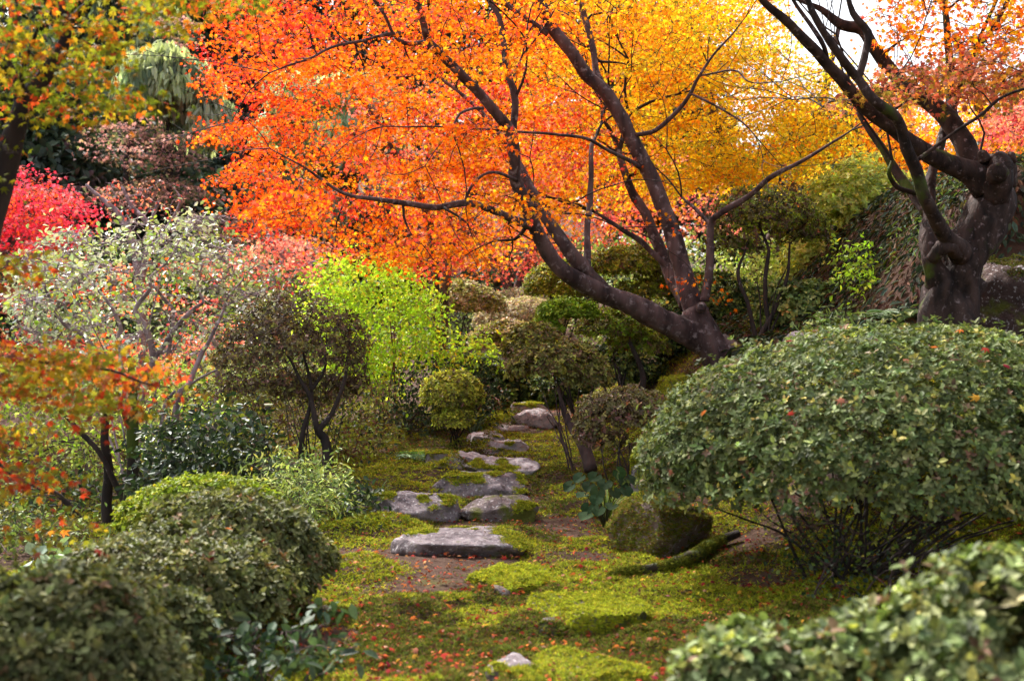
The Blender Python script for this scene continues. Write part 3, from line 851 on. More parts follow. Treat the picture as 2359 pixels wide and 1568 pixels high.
def near_maple():
    lab = "close out of focus maple at the left edge with green, orange and red sprays"
    rng = rng_of(lab)
    b = gpt(-330, 4.6)
    t = thing("maple_tree", lab, "tree", b, "maples with bare trunks in the garden")
    SP, SR = build_limbs(t, [
        ("trunk", [[(-330, 1530, 4.6, 130), (-260, 1200, 4.6, 110), (-150, 900, 4.6, 95), (-60, 640, 4.6, 80), (-10, 450, 4.6, 62), (25, 330, 4.6, 52), (60, 230, 4.6, 44), (100, 170, 4.6, 36), (140, 110, 4.6, 30), (150, 60, 4.6, 24), (140, -40, 4.6, 18), (150, -200, 4.6, 10)]], .08),
        ("limb", [[(40, 290, 4.6, 22), (35, 180, 4.6, 14), (15, 120, 4.6, 10), (40, 30, 4.6, 8), (20, -60, 4.6, 6)], [(60, 235, 4.6, 20), (50, 170, 4.5, 12), (90, 60, 4.4, 8)],
                  [(150, 60, 4.6, 18), (230, -20, 4.5, 14), (330, -90, 4.4, 10), (520, -140, 4.3, 6)]], .05),
        ("limb", [[(-200, 1000, 4.6, 40), (-120, 860, 4.4, 22), (-40, 830, 4.3, 11), (60, 835, 4.2, 9), (160, 845, 4.2, 8), (260, 855, 4.15, 7), (330, 880, 4.1, 5), (390, 890, 4.1, 3)],
                  [(-90, 850, 4.35, 14), (-60, 960, 4.2, 9), (0, 1070, 4.1, 7), (100, 1130, 4.0, 5)]], .05),
    ], M_BARKD, 77)
    reg = [([(-60, -40), (330, -40), (330, 60), (250, 120), (330, 180), (365, 245), (330, 260), (250, 245), (180, 280), (120, 300), (70, 290), (-60, 240)], 4.1, 5.0, 62, P_NEAR, 26),
           ([(330, -50), (640, -50), (600, -5), (470, 20), (420, 60), (350, 50)], 4.1, 4.8, 20, P_NEAR, 22),
           ([(-60, 300), (-30, 260), (0, 280), (-20, 420), (-60, 420)], 4.2, 4.8, 5, P_NEAR, 18),
           ([(-40, 765), (60, 770), (180, 790), (270, 815), (390, 880), (330, 915), (240, 950), (120, 920), (-40, 930)], 3.9, 4.5, 46, P_NEARLOW, 22),
           ([(-60, 930), (60, 960), (110, 1060), (180, 1080), (150, 1120), (60, 1150), (-60, 1120)], 3.8, 4.4, 20, P_NEARLOW, 18),
           ([(-60, 560), (40, 570), (60, 610), (10, 630), (-60, 630)], 4, 4.5, 8, P_NEARLOW, 22),
           ([(20, 1190), (150, 1180), (200, 1200), (120, 1235), (30, 1235)], 4, 4.4, 5, P_NEARLOW, 14),
           ([(-500, -60), (640, -60), (400, -500), (-500, -500)], 4.0, 6, 80, P_NEAR, 26)]
    mb = MB(); allC = []
    for pg, a, c, n, pal, nl in reg:
        C, p = poly_sample(rng, pg, n, a, c); allC.append(C)
        spray_leaves(mb, rng, C, p, nl * 1.5, .16, .13, .041, const(pal), MAPLE, .6)
    C = np.vstack(allC)
    k = SP[:, 2] > .9
    br, _, _ = connect(rng, C, SP[k], SR[k], .0013, .5, .005, .12)
    twig_mesh(t, br, M_BARKD)
    mb.build("foliage", M_MAPLE, t)
near_maple()

# ------------------------------------------------------------------ stones
def rock(name, lab, cat, px, pt, pb, w, Y, depth, mat, moss=0.0, p=3.0, seed=0, rot=0.0, group=None, mosspal=None, tilt=0.0, rough=.1, mside=.35):
    W = w * (1.08 if w > 60 else 1) / FPX * Y * .5
    zt = at(px, pt, Y + depth * .25)[2]
    pt = pt - (9 if w > 60 else 2)
    zb = min(at(px, pb, Y - depth * .5)[2], gz((px - CX) / FPX * Y, Y - depth * .4)) - .07
    H = (zt - zb) * .5
    c = np.array([(px - CX) / FPX * Y, Y, (zt + zb) * .5])
    nu, nv = 72, 40
    u = np.linspace(0, 2 * np.pi, nu, endpoint=False); v = np.linspace(-np.pi / 2, np.pi / 2, nv)
    U, V = np.meshgrid(u, v)
    d = np.stack([np.cos(V) * np.cos(U), np.cos(V) * np.sin(U), np.sin(V)], -1).reshape(-1, 3)
    r = (np.abs(d) ** p).sum(1) ** (-1 / p)
    q = d * r[:, None]
    s3 = np.array([W, depth * .5, H])
    for k, (f, a) in enumerate([(1.3, .18), (3, .11), (7, .055), (16, .026)]):
        q = q * (1 + a * (rough / .1) * (.55 if p > 2.9 else 1) * vnoise(d + seed * 3.7, f, seed + k))[:, None]
    # facets: a few planar cuts
    rg = np.random.default_rng(seed + 991)
    for _ in range(16):
        nrm = unit(rg.normal(size=3) * np.array([1, 1, .3 if p > 2.9 else .8])); off = rg.uniform(.62, 1.0)
        ex = np.maximum(q @ nrm - off, 0)
        q = q - ex[:, None] * nrm * .97
    q = q / np.percentile(np.abs(q), 98.5, axis=0)
    P = np.clip(q, -1.08, 1.08) * s3
    P[:, 2] += P[:, 0] * tilt
    ca, sa = math.cos(rot), math.sin(rot)
    P[:, :2] = np.stack([P[:, 0] * ca - P[:, 1] * sa, P[:, 0] * sa + P[:, 1] * ca], -1)
    P = P + (.012 * vnoise(P + c, 16, seed) + .008 * vnoise(P + c, 34, seed + 3))[:, None] * d
    i = np.arange(nv - 1)[:, None] * nu; j = np.arange(nu)[None]; k = (j + 1) % nu
    Q = np.stack([i + j, i + k, i + nu + k, i + nu + j], -1).reshape(-1, 4)
    t = thing(name, lab, cat, (c[0], c[1], zb), group)
    mb = MB(); mb.add(P + c, Q)
    mb.build("stone", mat, t)
    if moss > 0:
        rng = np.random.default_rng(seed + 5)
        G = (P + c).reshape(nv, nu, 3)
        du = np.roll(G, -1, 1) - np.roll(G, 1, 1); dv = np.gradient(G, axis=0)
        nr = unit(np.cross(du, dv)).reshape(-1, 3)
        area = np.linalg.norm(np.cross(du, dv), axis=-1).ravel() + 1e-9
        pts = P + c
        mk = vnoise(pts, 3.2, seed + 60) + .5 * vnoise(pts, 9, seed + 61)
        wgt = area * (mk + (nr[:, 2] - mside) * .8 > 1.0 - moss * 2) * (nr[:, 2] > -.3)
        if wgt.sum() > 0:
            n = int(min(9000, 700 + 22000 * area[wgt > 0].sum()))
            ix = rng.choice(len(pts), n, p=wgt / wgt.sum())
            jit = rng.normal(0, .5, (n, 3)) * np.sqrt(area[ix])[:, None]
            jit = jit - nr[ix] * np.sum(jit * nr[ix], 1, keepdims=True)
            mm = MB()
            tufts(mm, rng, pts[ix] + jit, unit(nr[ix] + np.array([0, 0, .4])), np.full(n, .011 + .0008 * Y), mosspal or MOSSPAL, 3)
            mm.build("moss_cover", M_MOSS, t)
    return t

MOSSB = [(.46, .46, .03, 4), (.36, .38, .028, 4), (.22, .26, .022, 2)]
GS = "stepping stones climbing the mossy path"
S = "stepping_stone"; SC = "stone"
rock(S, "widest flat grey violet slab with lichen specks, lowest bare stone on the path", SC, 1040, 1214, 1292, 305, 6.7, .72, M_ROCK, .22, 3.0, 1, .05, GS, tilt=.02)
rock(S, "chunky upright stone block left of a low mossy step, above the widest slab", SC, 962, 1130, 1204, 200, 7.8, .5, M_ROCK, .07, 4.0, 2, -.1, GS, tilt=-.05)
rock(S, "low moss coated step stone right of the chunky block", SC, 1152, 1140, 1188, 184, 7.9, .45, M_ROCKM, .22, 4.2, 3, 0, GS)
rock(S, "long dark faced stone with moss at its right end, middle of the stairs", SC, 1094, 1084, 1140, 205, 9.0, .5, M_ROCK, .08, 4, 4, .05, GS)
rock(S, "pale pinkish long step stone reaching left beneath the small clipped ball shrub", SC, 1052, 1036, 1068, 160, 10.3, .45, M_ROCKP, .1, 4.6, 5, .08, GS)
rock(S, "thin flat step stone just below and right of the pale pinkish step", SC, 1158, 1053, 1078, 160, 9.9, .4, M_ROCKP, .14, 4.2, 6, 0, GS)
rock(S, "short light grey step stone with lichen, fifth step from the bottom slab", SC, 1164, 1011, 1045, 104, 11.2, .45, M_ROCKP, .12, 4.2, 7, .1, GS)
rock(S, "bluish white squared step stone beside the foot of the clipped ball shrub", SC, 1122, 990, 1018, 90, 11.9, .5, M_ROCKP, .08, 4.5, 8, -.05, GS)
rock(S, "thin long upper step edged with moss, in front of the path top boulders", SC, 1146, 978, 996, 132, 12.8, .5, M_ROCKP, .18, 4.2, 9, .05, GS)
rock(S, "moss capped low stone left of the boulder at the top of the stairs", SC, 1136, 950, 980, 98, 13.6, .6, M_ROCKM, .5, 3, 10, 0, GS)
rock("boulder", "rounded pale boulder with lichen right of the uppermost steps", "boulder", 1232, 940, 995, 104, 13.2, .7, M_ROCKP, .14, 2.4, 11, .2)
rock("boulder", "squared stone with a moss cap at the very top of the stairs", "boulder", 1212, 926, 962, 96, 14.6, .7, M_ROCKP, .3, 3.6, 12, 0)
rock(S, "moss covered step with a small bare grey corner, just below the widest slab", SC, 1185, 1300, 1362, 205, 5.85, .48, M_ROCKM, .85, 4.2, 13, .1, GS, mosspal=MOSSB)
rock(S, "broad moss covered step with a pale chip showing at its left corner", SC, 1342, 1370, 1432, 262, 5.15, .5, M_ROCKM, .88, 4.2, 14, -.05, GS, rough=.08, mosspal=MOSSB)
rock("pebble", "small pale stone chip bared at the corner of the broad mossy step", "stone", 1262, 1420, 1436, 46, 4.96, .12, M_ROCKM, 0, 2.6, 15)
rock("pebble", "small grey stone chip bared at the corner of the upper mossy step", "stone", 1152, 1348, 1362, 46, 5.6, .12, M_ROCKM, 0, 2.6, 16)
rock(S, "cracked grey stone half sunk in moss at the bottom edge of the picture", SC, 1180, 1510, 1580, 140, 4.25, .34, M_ROCK, .3, 2.6, 17, .2, GS)
rock(S, "bright mossy mound of a step at the bottom edge right of the cracked stone", SC, 1345, 1500, 1590, 265, 4.3, .5, M_ROCKM, .98, 2.6, 18, 0, GS, rough=.08)
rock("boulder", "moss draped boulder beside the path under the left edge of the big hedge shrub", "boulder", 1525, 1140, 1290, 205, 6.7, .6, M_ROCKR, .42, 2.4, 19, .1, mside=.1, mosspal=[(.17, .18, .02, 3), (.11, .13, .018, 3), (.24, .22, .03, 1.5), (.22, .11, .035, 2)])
rock("boulder", "small round moss covered boulder at the foot of the leaning maple", "boulder", 1556, 858, 905, 100, 10.6, .5, M_ROCKM, .9, 2.4, 20, 0, mside=.1)
rock("boulder", "pinkish stone hidden in shade behind the stems of the big hedge shrub", "boulder", 1937, 1062, 1130, 120, 7.0, .5, M_ROCKR, .3, 2.6, 21, 0)
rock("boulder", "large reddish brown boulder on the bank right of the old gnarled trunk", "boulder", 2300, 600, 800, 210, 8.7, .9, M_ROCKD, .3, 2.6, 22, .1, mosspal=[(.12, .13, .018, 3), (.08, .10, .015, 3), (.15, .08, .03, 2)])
rock("boulder", "grey stone peeking out right of the path under the sparse brown shrub", "boulder", 1500, 990, 1050, 96, 8.6, .4, M_ROCK, .3, 2.6, 23, .1)
rock("flat_stone", "pale flat stones edging the ground behind the top of the big hedge shrub", "stone", 1880, 762, 790, 150, 9.6, .4, M_ROCK, .3, 3, 24, 0)

def mossy_root():
    lab = "moss covered surface root snaking from the draped boulder towards the path"
    pl = [(1380, 1340, 5.9, 8), (1430, 1318, 5.95, 15), (1480, 1312, 6.0, 20), (1530, 1304, 6.05, 22), (1570, 1280, 6.15, 27), (1610, 1245, 6.3, 27), (1640, 1225, 6.45, 24), (1700, 1225, 6.6, 18)]
    P, R = trace(pl, .01, 3)
    P[:, 2] = np.minimum(P[:, 2], height(P[:, 0], P[:, 1]) + .045)
    t = thing("surface_root", lab, "root", P[0])
    mb = MB(); tube(mb, P, R, 16, .4, seed=4); mb.build("root", M_MOSSBARK, t)
    rng = rng_of(lab); n = 5000
    i = rng.integers(1, len(P) - 1, n); i = i[vnoise(P[i], 6, 5) + .5 * vnoise(P[i], 17, 6) > -.22]; n = len(i); a = rng.uniform(-.5, np.pi + .5, n)
    T = unit(P[i + 1] - P[i - 1]); s = unit(np.cross(T, np.array([0, 0, 1.0]))); upv = np.cross(s, T)
    nr = s * np.cos(a)[:, None] + upv * np.sin(a)[:, None]
    mm = MB(); tufts(mm, rng, P[i] + nr * R[i][:, None] + T * rng.normal(0, .03, (n, 1)), nr, np.full(n, .018), [(.16, .17, .02, 3), (.22, .21, .025, 2), (.1, .12, .015, 2)], 3)
    mm.build("moss_cover", M_MOSS, t)
mossy_root()

# ------------------------------------------------------------------ clipped shrubs
def lobes_of(lobes):
    out = []
    for (px, py, Y, rx, ry, dr) in lobes:
        c = at(px, py, Y); s = Y / FPX
        out.append((c, np.array([rx * s, rx * s * dr, ry * s])))
    return out

def shrub(name, lab, cat, base, lobes, nw, leaf, pal, k=5, tmpl=OVAL, thick=.22, zmin=-.1, stems=7, stem_r=.014, ntw=70, mat=None, bark=None, group=None, bump=.07,
          spread=.12, stempath=None, gap=0.0, lean=.5, twig_r=.0025, depth_in=.5):
    rng = rng_of(lab)
    b = gpt(*base)
    t = thing(name, lab, cat, b, group)
    LB = lobes_of(lobes)
    areas = np.array([l[1][0] * l[1][1] + l[1][0] * l[1][2] for l in LB]); areas /= areas.sum()
    mf = MB(); shell = []
    for (c, s), ar in zip(LB, areas):
        n = int(nw * ar)
        d = rand_dirs(rng, n * 3)
        d = d[d[:, 2] > zmin][:n]
        rad = 1 + bump * vnoise(d * s + c, 3.2, 7) + bump * .8 * vnoise(d * s + c, 9, 8) - thick * rng.random(len(d)) ** 2.2
        rad = rad + (rng.random(len(d)) < .07) * rng.uniform(.01, .12, len(d)) * (.05 / .05)
        p = c + d * s * rad[:, None]
        keep = np.ones(len(p), bool)
        for (c2, s2) in LB:
            if c2 is c: continue
            keep &= np.sum(((p - c2) / s2) ** 2, 1) > .62
        if gap:
            keep &= vnoise(p, 5.5, 17) + .5 * vnoise(p, 13, 18) > -1 + gap * 1.3
        p, d = p[keep], d[keep]
        nr = unit(unit(d / s) + np.array([0, 0, lean]) + rng.normal(0, .32, (len(p), 3)))
        shell.append(c + (p - c) * .9)
        n = len(p)
        a0 = rng.uniform(0, 6.28, n)
        ref = unit(np.cross(nr, rng.normal(size=(n, 3)))); bi = np.cross(nr, ref)
        wc = pick(rng, pal, n, .14)
        for q in range(k):
            a = a0 + q * 6.283 / k + rng.normal(0, .25, n)
            rd = ref * np.cos(a)[:, None] + bi * np.sin(a)[:, None]
            el = rng.uniform(-.1, 1.0, (n, 1))
            tip = unit(rd + nr * el)
            nn = unit(nr - rd * el + rng.normal(0, .15, (n, 3)))
            col = wc * np.exp(rng.normal(0, .22, (n, 1)))
            sw = rng.random(n) < .12
            if sw.any(): col[sw] = pick(rng, pal, int(sw.sum()), .2)
            add_leaves(mf, p + rng.normal(0, leaf * .12, (n, 3)), nn, tip, leaf * rng.uniform(.6, 1.25, n), tmpl, col)
    mf.build("foliage", mat or M_SHRUB, t)
    # stems from the base up to the inside of the shell
    sh = np.vstack(shell)
    mb = MB(); SP, SR = [], []
    if stempath:
        for j, pl in enumerate(stempath):
            P, R = trace([tuple(q) for q in pl], .015, j)
            tube(mb, P, R, 8, .15, seed=j); SP.append(P); SR.append(R)
    for j in range(stems):
        a = rng.uniform(0, 6.28)
        s0 = b + np.array([math.cos(a), math.sin(a), 0]) * spread * rng.random()
        s0[2] = gz(s0[0], s0[1]) - .03
        e = sh[rng.integers(len(sh))]
        e = b + (e - b) * rng.uniform(.55, .75)
        mid = s0 + (e - s0) * .5 + np.array([rng.normal(0, .06), rng.normal(0, .06), .1 * abs(e[2] - s0[2])])
        P = catmull(np.array([s0, mid, e]), .06)
        P = P + .012 * np.stack([vnoise(P, 7, j), vnoise(P, 7, j + 3), vnoise(P, 7, j + 6)], -1)
        R = np.linspace(stem_r * rng.uniform(.7, 1.2), stem_r * .4, len(P))
        tube(mb, P, R, 7, .1, seed=j); SP.append(P); SR.append(R)
    mb.build("stems", bark or M_BARKD, t)
    SP = np.vstack(SP); SR = np.concatenate(SR)
    up = SP[:, 2] > b[2] + .3 * (SP[:, 2].max() - b[2])
    tg = sh[rng.choice(len(sh), min(ntw, len(sh)), replace=False)]
    br, _, _ = connect(rng, tg, SP[up], SR[up], twig_r, .6, stem_r * .6, .12)
    twig_mesh(t, br, bark or M_TWIG)
    return t

def airy(name, lab, cat, base, polys, nleaf, R, leaf, pal, tmpl=OVAL, stems=5, stem_r=.01, mat=None, bark=None, group=None, stempath=None, flat=.4, up=.5, spread=.15, fall=.2, nsub=2, twig_r=.002, upf=.3, thin=1.0):
    rng = rng_of(lab)
    b = gpt(*base)
    t = thing(name, lab, cat, b, group)
    Cs = [poly_sample(rng, pg, n, y0, y1) for pg, y0, y1, n in polys]
    C = np.vstack([c[0] for c in Cs]); px = np.vstack([c[1] for c in Cs])
    C[:, 2] = np.maximum(C[:, 2], height(C[:, 0], C[:, 1]) + .04)
    mb = MB(); SP, SR = [], []
    for j, pl in enumerate(stempath or []):
        P, Rr = trace([tuple(q) for q in pl], .02, j, thin); tube(mb, P, Rr, 8, .12, seed=j); SP.append(P); SR.append(Rr)
    for j in range(stems):
        a = rng.uniform(0, 6.28)
        s0 = b + np.array([math.cos(a), math.sin(a), 0]) * spread * rng.random() ** .5
        s0[2] = gz(s0[0], s0[1]) - .03
        e = C[rng.integers(len(C))]; e = s0 + (e - s0) * rng.uniform(.7, .95)
        mid = s0 + (e - s0) * .5 + np.array([0, 0, .12 * np.linalg.norm(e - s0)])
        P = catmull(np.array([s0, mid, e]), .07)
        Rr = np.linspace(stem_r * rng.uniform(.7, 1.2), stem_r * .35, len(P))
        tube(mb, P, Rr, 6, .05, seed=j); SP.append(P); SR.append(Rr)
    mb.build("stems", bark or M_TWIG, t)
    SP = np.vstack(SP); SR = np.concatenate(SR)
    u = SP[:, 2] > b[2] + upf * (SP[:, 2].max() - b[2])
    br, _, _ = connect(rng, C, SP[u], SR[u], twig_r, .5, stem_r * .6, .12)
    twig_mesh(t, br, bark or M_TWIG, extra=subtwigs(rng, C, R, nsub, twig_r * .8) if nsub else None)
    mf = MB()
    spray_leaves(mf, rng, C, px, nleaf, R, flat, leaf, pal if callable(pal) else const(pal), tmpl, up, fall)
    mf.build("foliage", mat or M_SHRUB, t)
    return t

P_HEDGE = [(.14, .18, .065, 5), (.20, .24, .09, 4), (.28, .31, .12, 2.5), (.09, .12, .04, 3), (.40, .40, .10, .8), (.46, .36, .12, .35), (.24, .14, .09, .5), (.06, .08, .03, 2)]
P_LEFT = [(.13, .14, .05, 5), (.18, .185, .07, 4), (.085, .095, .035, 3), (.26, .25, .09, 1.4), (.24, .14, .07, .5)]
P_RIM = [(.30, .36, .035, 4), (.22, .29, .03, 3), (.42, .40, .05, 2), (.14, .18, .03, 2)]
P_OLIVE = [(.22, .22, .06, 4), (.30, .30, .07, 3), (.15, .14, .05, 3), (.40, .38, .06, 2), (.19, .11, .075, 1.5)]
P_BROWN = [(.17, .15, .065, 4), (.13, .095, .06, 3), (.24, .22, .07, 3), (.2, .11, .085, 2), (.35, .13, .05, .3)]
P_PINKISH = [(.52, .43, .28, 4), (.44, .40, .2, 3), (.56, .42, .34, 3), (.3, .2, .17, 2)]
P_BRIGHT = [(.24, .36, .03, 4), (.32, .42, .04, 3), (.16, .24, .03, 2)]
P_KERRIA = [(.44, .68, .05, 5), (.34, .58, .045, 4), (.68, .74, .09, 3), (.30, .46, .04, 2), (.8, .62, .04, .3)]
P_PALE = [(.40, .48, .26, 4), (.58, .64, .42, 3), (.44, .58, .10, 3), (.72, .74, .62, 2.5), (.64, .70, .12, 1.5), (.24, .32, .16, 2)]  # whitish tones paint sun glint into the leaf colour
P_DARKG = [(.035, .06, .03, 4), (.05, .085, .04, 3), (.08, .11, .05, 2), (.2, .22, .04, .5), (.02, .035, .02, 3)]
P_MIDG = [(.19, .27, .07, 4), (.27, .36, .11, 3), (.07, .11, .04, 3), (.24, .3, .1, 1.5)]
P_PALEG = [(.44, .54, .17, 4), (.58, .65, .22, 3), (.16, .22, .08, 3), (.5, .5, .14, 1), (.55, .32, .1, .4)]
GA = "rounded clipped azalea shrubs along the path"

shrub("hedge_shrub", "big rounded grey green azalea shrub, dome wider than a person, right of the path", "shrub", (1960, 5.45),
      [(2085, 1072, 5.9, 605, 318, .78), (1775, 1115, 5.9, 280, 212, .85), (2330, 1090, 5.6, 330, 250, .9)], 19500, .034, P_HEDGE, 5, tm_oval(.48, .1), .28, -.14, 36, .0085, 420, group=GA, bump=.07, spread=.24, lean=.35, gap=.14)
shrub("hedge_shrub", "closest grey green azalea shrub in the lower right corner with large soft leaves", "shrub", (2250, 2.65),
      [(2370, 1540, 2.7, 350, 285, .8), (2010, 1580, 2.78, 190, 175, .9), (1730, 1590, 2.85, 185, 150, .9)], 3300, .036, P_HEDGE + [(.34, .38, .16, 3)], 5, tm_oval(.54, .1), .6, -.35, 12, .007, 200, group=GA, bump=.14, gap=.3)
shrub("hedge_shrub", "closest dark green azalea mound in the lower left corner", "shrub", (130, 3.15),
      [(120, 1590, 3.2, 310, 285, .8), (-80, 1540, 3.1, 240, 210, .9)], 5600, .030, P_LEFT, 5, OVAL, .35, -.3, 10, .009, 120, group=GA, bump=.1, gap=.12)
shrub("hedge_shrub", "dull green azalea dome left of the path with bare stems below its right side", "shrub", (560, 4.9),
      [(525, 1285, 5.2, 228, 155, .85), (360, 1385, 4.5, 290, 140, .8), (665, 1295, 5.3, 105, 85, .9), (430, 1335, 4.9, 240, 130, .8), (250, 1470, 3.9, 230, 140, .8), (590, 1350, 5.1, 130, 70, .8)], 12500, .032, P_LEFT, 5, OVAL, .3, -.2, 14, .009, 200, group=GA, bump=.15, gap=.14)
shrub("hedge_shrub", "yellow green azalea dome rising just behind the dull green dome at the left", "shrub", (470, 6.1),
      [(465, 1198, 6.2, 180, 98, .8)], 4600, .030, P_RIM, 5, OVAL, .2, -.2, 9, .012, 90, group=GA, bump=.06)
shrub("topiary_shrub", "small clipped ball shrub on thin stems at the left side of the steps", "shrub", (1045, 11.3),
      [(1040, 910, 11.4, 70, 54, 1.0), (1044, 962, 11.35, 46, 48, 1.0)], 4200, .036, P_OLIVE + [(.60, .62, .09, 16)], 5, OVAL, .3, -.35, 9, .010, 200, group=GA, bump=.05, spread=.14)
shrub("topiary_tree", "dark umbrella shaped azalea with bare twisted stems left of the lime shrub", "shrub", (735, 8.9),
      [(668, 785, 9.4, 160, 108, .9), (570, 820, 9.3, 84, 74, .9), (775, 805, 9.5, 72, 80, .9), (620, 880, 9.3, 100, 52, .9), (775, 890, 9.5, 74, 52, .9), (690, 900, 9.6, 80, 60, .9)], 3900, .034, P_BROWN + [(.09, .06, .045, 6)], 5, OVAL, .8, -.5, 14, .006, 1000, group=GA, bump=.14, gap=.5, twig_r=.0045,
      stempath=[[(735, 1110, 8.9, 30), (755, 1060, 8.95, 26), (745, 1010, 9, 23), (735, 990, 9, 18), (765, 950, 9.1, 12), (790, 880, 9.2, 8), (800, 820, 9.3, 4)],
                [(735, 992, 9, 15), (720, 930, 9.05, 12), (695, 880, 9.1, 9), (660, 820, 9.2, 6), (610, 780, 9.2, 3)],
                [(690, 1090, 9.0, 16), (697, 1010, 9.0, 12), (712, 940, 9.1, 10), (715, 870, 9.2, 8), (690, 790, 9.3, 4)],
                [(717, 900, 9.12, 8), (750, 840, 9.2, 6), (740, 780, 9.4, 3)]])
# centre group right of the steps
shrub("topiary_tree", "tiered olive azalea with a mossy leaning stem right of the upper steps", "shrub", (1345, 9.6),
      [(1278, 845, 10.2, 115, 62, .9), (1232, 805, 10.4, 74, 58, .9), (1345, 870, 10.1, 70, 60, .9)], 3600, .040, P_OLIVE + [(.2, .14, .06, 3)], 5, OVAL, .5, -.3, 6, .010, 420, group=GA, bump=.12, gap=.2, bark=M_TWIG, twig_r=.0035,
      stempath=[[(1362, 1085, 9.5, 34), (1345, 1030, 9.6, 28), (1320, 990, 9.8, 22), (1296, 940, 10.0, 14), (1285, 890, 10.1, 6)], [(1332, 1008, 9.7, 18), (1350, 950, 9.9, 12), (1365, 900, 10, 6)]])
shrub("topiary_tree", "small bright green cap of a tiered shrub under the leaning limb", "shrub", (1330, 11.6),
      [(1308, 726, 11.3, 66, 34, .9), (1255, 765, 11.2, 40, 30, .9)], 1900, .042, P_BRIGHT, 5, OVAL, .35, -.05, 4, .014, 130, group=GA, bump=.09, twig_r=.004)
shrub("topiary_tree", "loose olive shrub directly below the leaning limb, right of the bright cap", "shrub", (1440, 11.7),
      [(1405, 760, 11.8, 78, 46, .9), (1470, 800, 12, 70, 50, .9)], 1500, .042, P_OLIVE + P_BRIGHT, 5, OVAL, .5, -.25, 6, .02, 160, group=GA, bump=.12, gap=.25, twig_r=.004,
      stempath=[[(1440, 960, 11.5, 16), (1475, 900, 11.5, 16), (1480, 860, 11.6, 14), (1450, 790, 11.7, 10)]])
shrub("topiary_tree", "yellow topped azalea dome seen between the limbs of the leaning maple", "shrub", (1460, 14),
      [(1450, 622, 14, 104, 52, .9), (1500, 680, 14.2, 80, 60, .9)], 2400, .048, P_RIM + P_OLIVE, 5, OVAL, .45, -.1, 6, .022, 220, group=GA, bump=.1, gap=.12, twig_r=.005)
shrub("topiary_shrub", "sparse brownish low azalea beside the big hedge shrub and the path", "shrub", (1440, 8.6),
      [(1430, 950, 9.0, 112, 62, .9), (1380, 1000, 8.9, 60, 45, .9)], 1500, .034, P_BROWN, 5, OVAL, .9, -.6, 9, .008, 520, group=GA, bump=.14, gap=.3, twig_r=.003)
# rounded domes further back
BD = [(1062, 708, 17.5, 98, 58, P_OLIVE + P_PINKISH, "olive and pinkish clipped dome beside the lime shrub, far behind the ball shrub"),
      (1205, 742, 19, 112, 54, P_PINKISH, "wide pinkish brown clipped dome in the far centre of the garden"),
      (1165, 790, 16, 86, 50, P_PINKISH + P_OLIVE, "pale twiggy clipped dome straight behind the top of the stairs"),
      (1292, 668, 17, 84, 66, P_RIM + P_OLIVE, "yellowish clipped dome behind the lowest bend of the leaning limb"),
      (1190, 710, 22, 80, 42, P_PINKISH, "farthest brown clipped dome below the dark gap and red leaves"),
      (1100, 860, 15.2, 70, 44, P_DARKG + P_MIDG, "dark green low dome beside the clipped ball shrub")]
for (px, py, Y, rx, ry, pal, lab) in BD:
    shrub("topiary_shrub", lab, "shrub", (px, Y), [(px, py, Y, rx, ry, .9)], 2600, .05, pal, 5, OVAL, .3, -.15, 6, .02, 150, group=GA, bump=.07, twig_r=.005)

# azalea with dark open stems right of the leaning maple
shrub("topiary_tree", "dark open azalea tree with thin black stems right of the leaning maple trunk", "shrub", (1750, 11.2),
      [(1760, 505, 12.0, 122, 72, .9), (1850, 540, 12.2, 70, 60, .9), (1690, 560, 12, 70, 60, .9)], 2100, .04, P_BROWN + P_RIM, 5, OVAL, .8, -.4, 4, .012, 700, group=GA, bump=.12, gap=.3, twig_r=.004, bark=M_BARKD,
      stempath=[[(1740, 850, 11.2, 18), (1745, 790, 11.3, 15), (1780, 720, 11.4, 11), (1810, 640, 11.6, 8), (1820, 560, 11.8, 4)], [(1745, 800, 11.3, 13), (1720, 700, 11.4, 10), (1700, 630, 11.6, 8), (1720, 560, 11.8, 4)],
                [(1770, 735, 11.4, 12), (1760, 650, 11.5, 10), (1770, 580, 11.7, 8), (1745, 520, 11.9, 6)]])
# leafy light green shrubs at the right
shrub("leafy_shrub", "tall light green leafy shrub filling the gap left of the old gnarled maple", "shrub", (2010, 13.3),
      [(1985, 480, 13.5, 130, 105, .8), (2090, 530, 13.2, 110, 130, .8), (1900, 610, 13.6, 95, 90, .8), (2010, 640, 12.8, 120, 80, .8)], 5400, .062, [(.62, .70, .22, 4), (.72, .76, .28, 3), (.34, .42, .12, 3), (.72, .66, .16, 1)], 5, OVAL, .6, -.5, 9, .02, 300, group="leafy evergreen shrubs", bump=.14, gap=.25, bark=M_BARKD, mat=M_SOFT)
shrub("leafy_shrub", "mid green leafy shrub low behind the big hedge shrub and leaning maple", "shrub", (1830, 11.8),
      [(1850, 720, 11.8, 120, 70, .8), (1960, 735, 11.4, 80, 50, .8)], 2300, .058, P_MIDG + P_PALEG, 5, OVAL, .5, -.5, 8, .02, 120, group="leafy evergreen shrubs", bump=.14, gap=.25, bark=M_BARKD)
shrub("leafy_shrub", "shadowy green shrub behind the base of the leaning maple trunk", "shrub", (1530, 13.4),
      [(1520, 780, 13.4, 130, 75, .8), (1640, 720, 14, 110, 90, .8), (1430, 850, 13, 100, 60, .8)], 3400, .058, P_MIDG + P_DARKG, 5, OVAL, .5, -.5, 8, .022, 160, group="leafy evergreen shrubs", bump=.14, gap=.2, bark=M_BARKD)
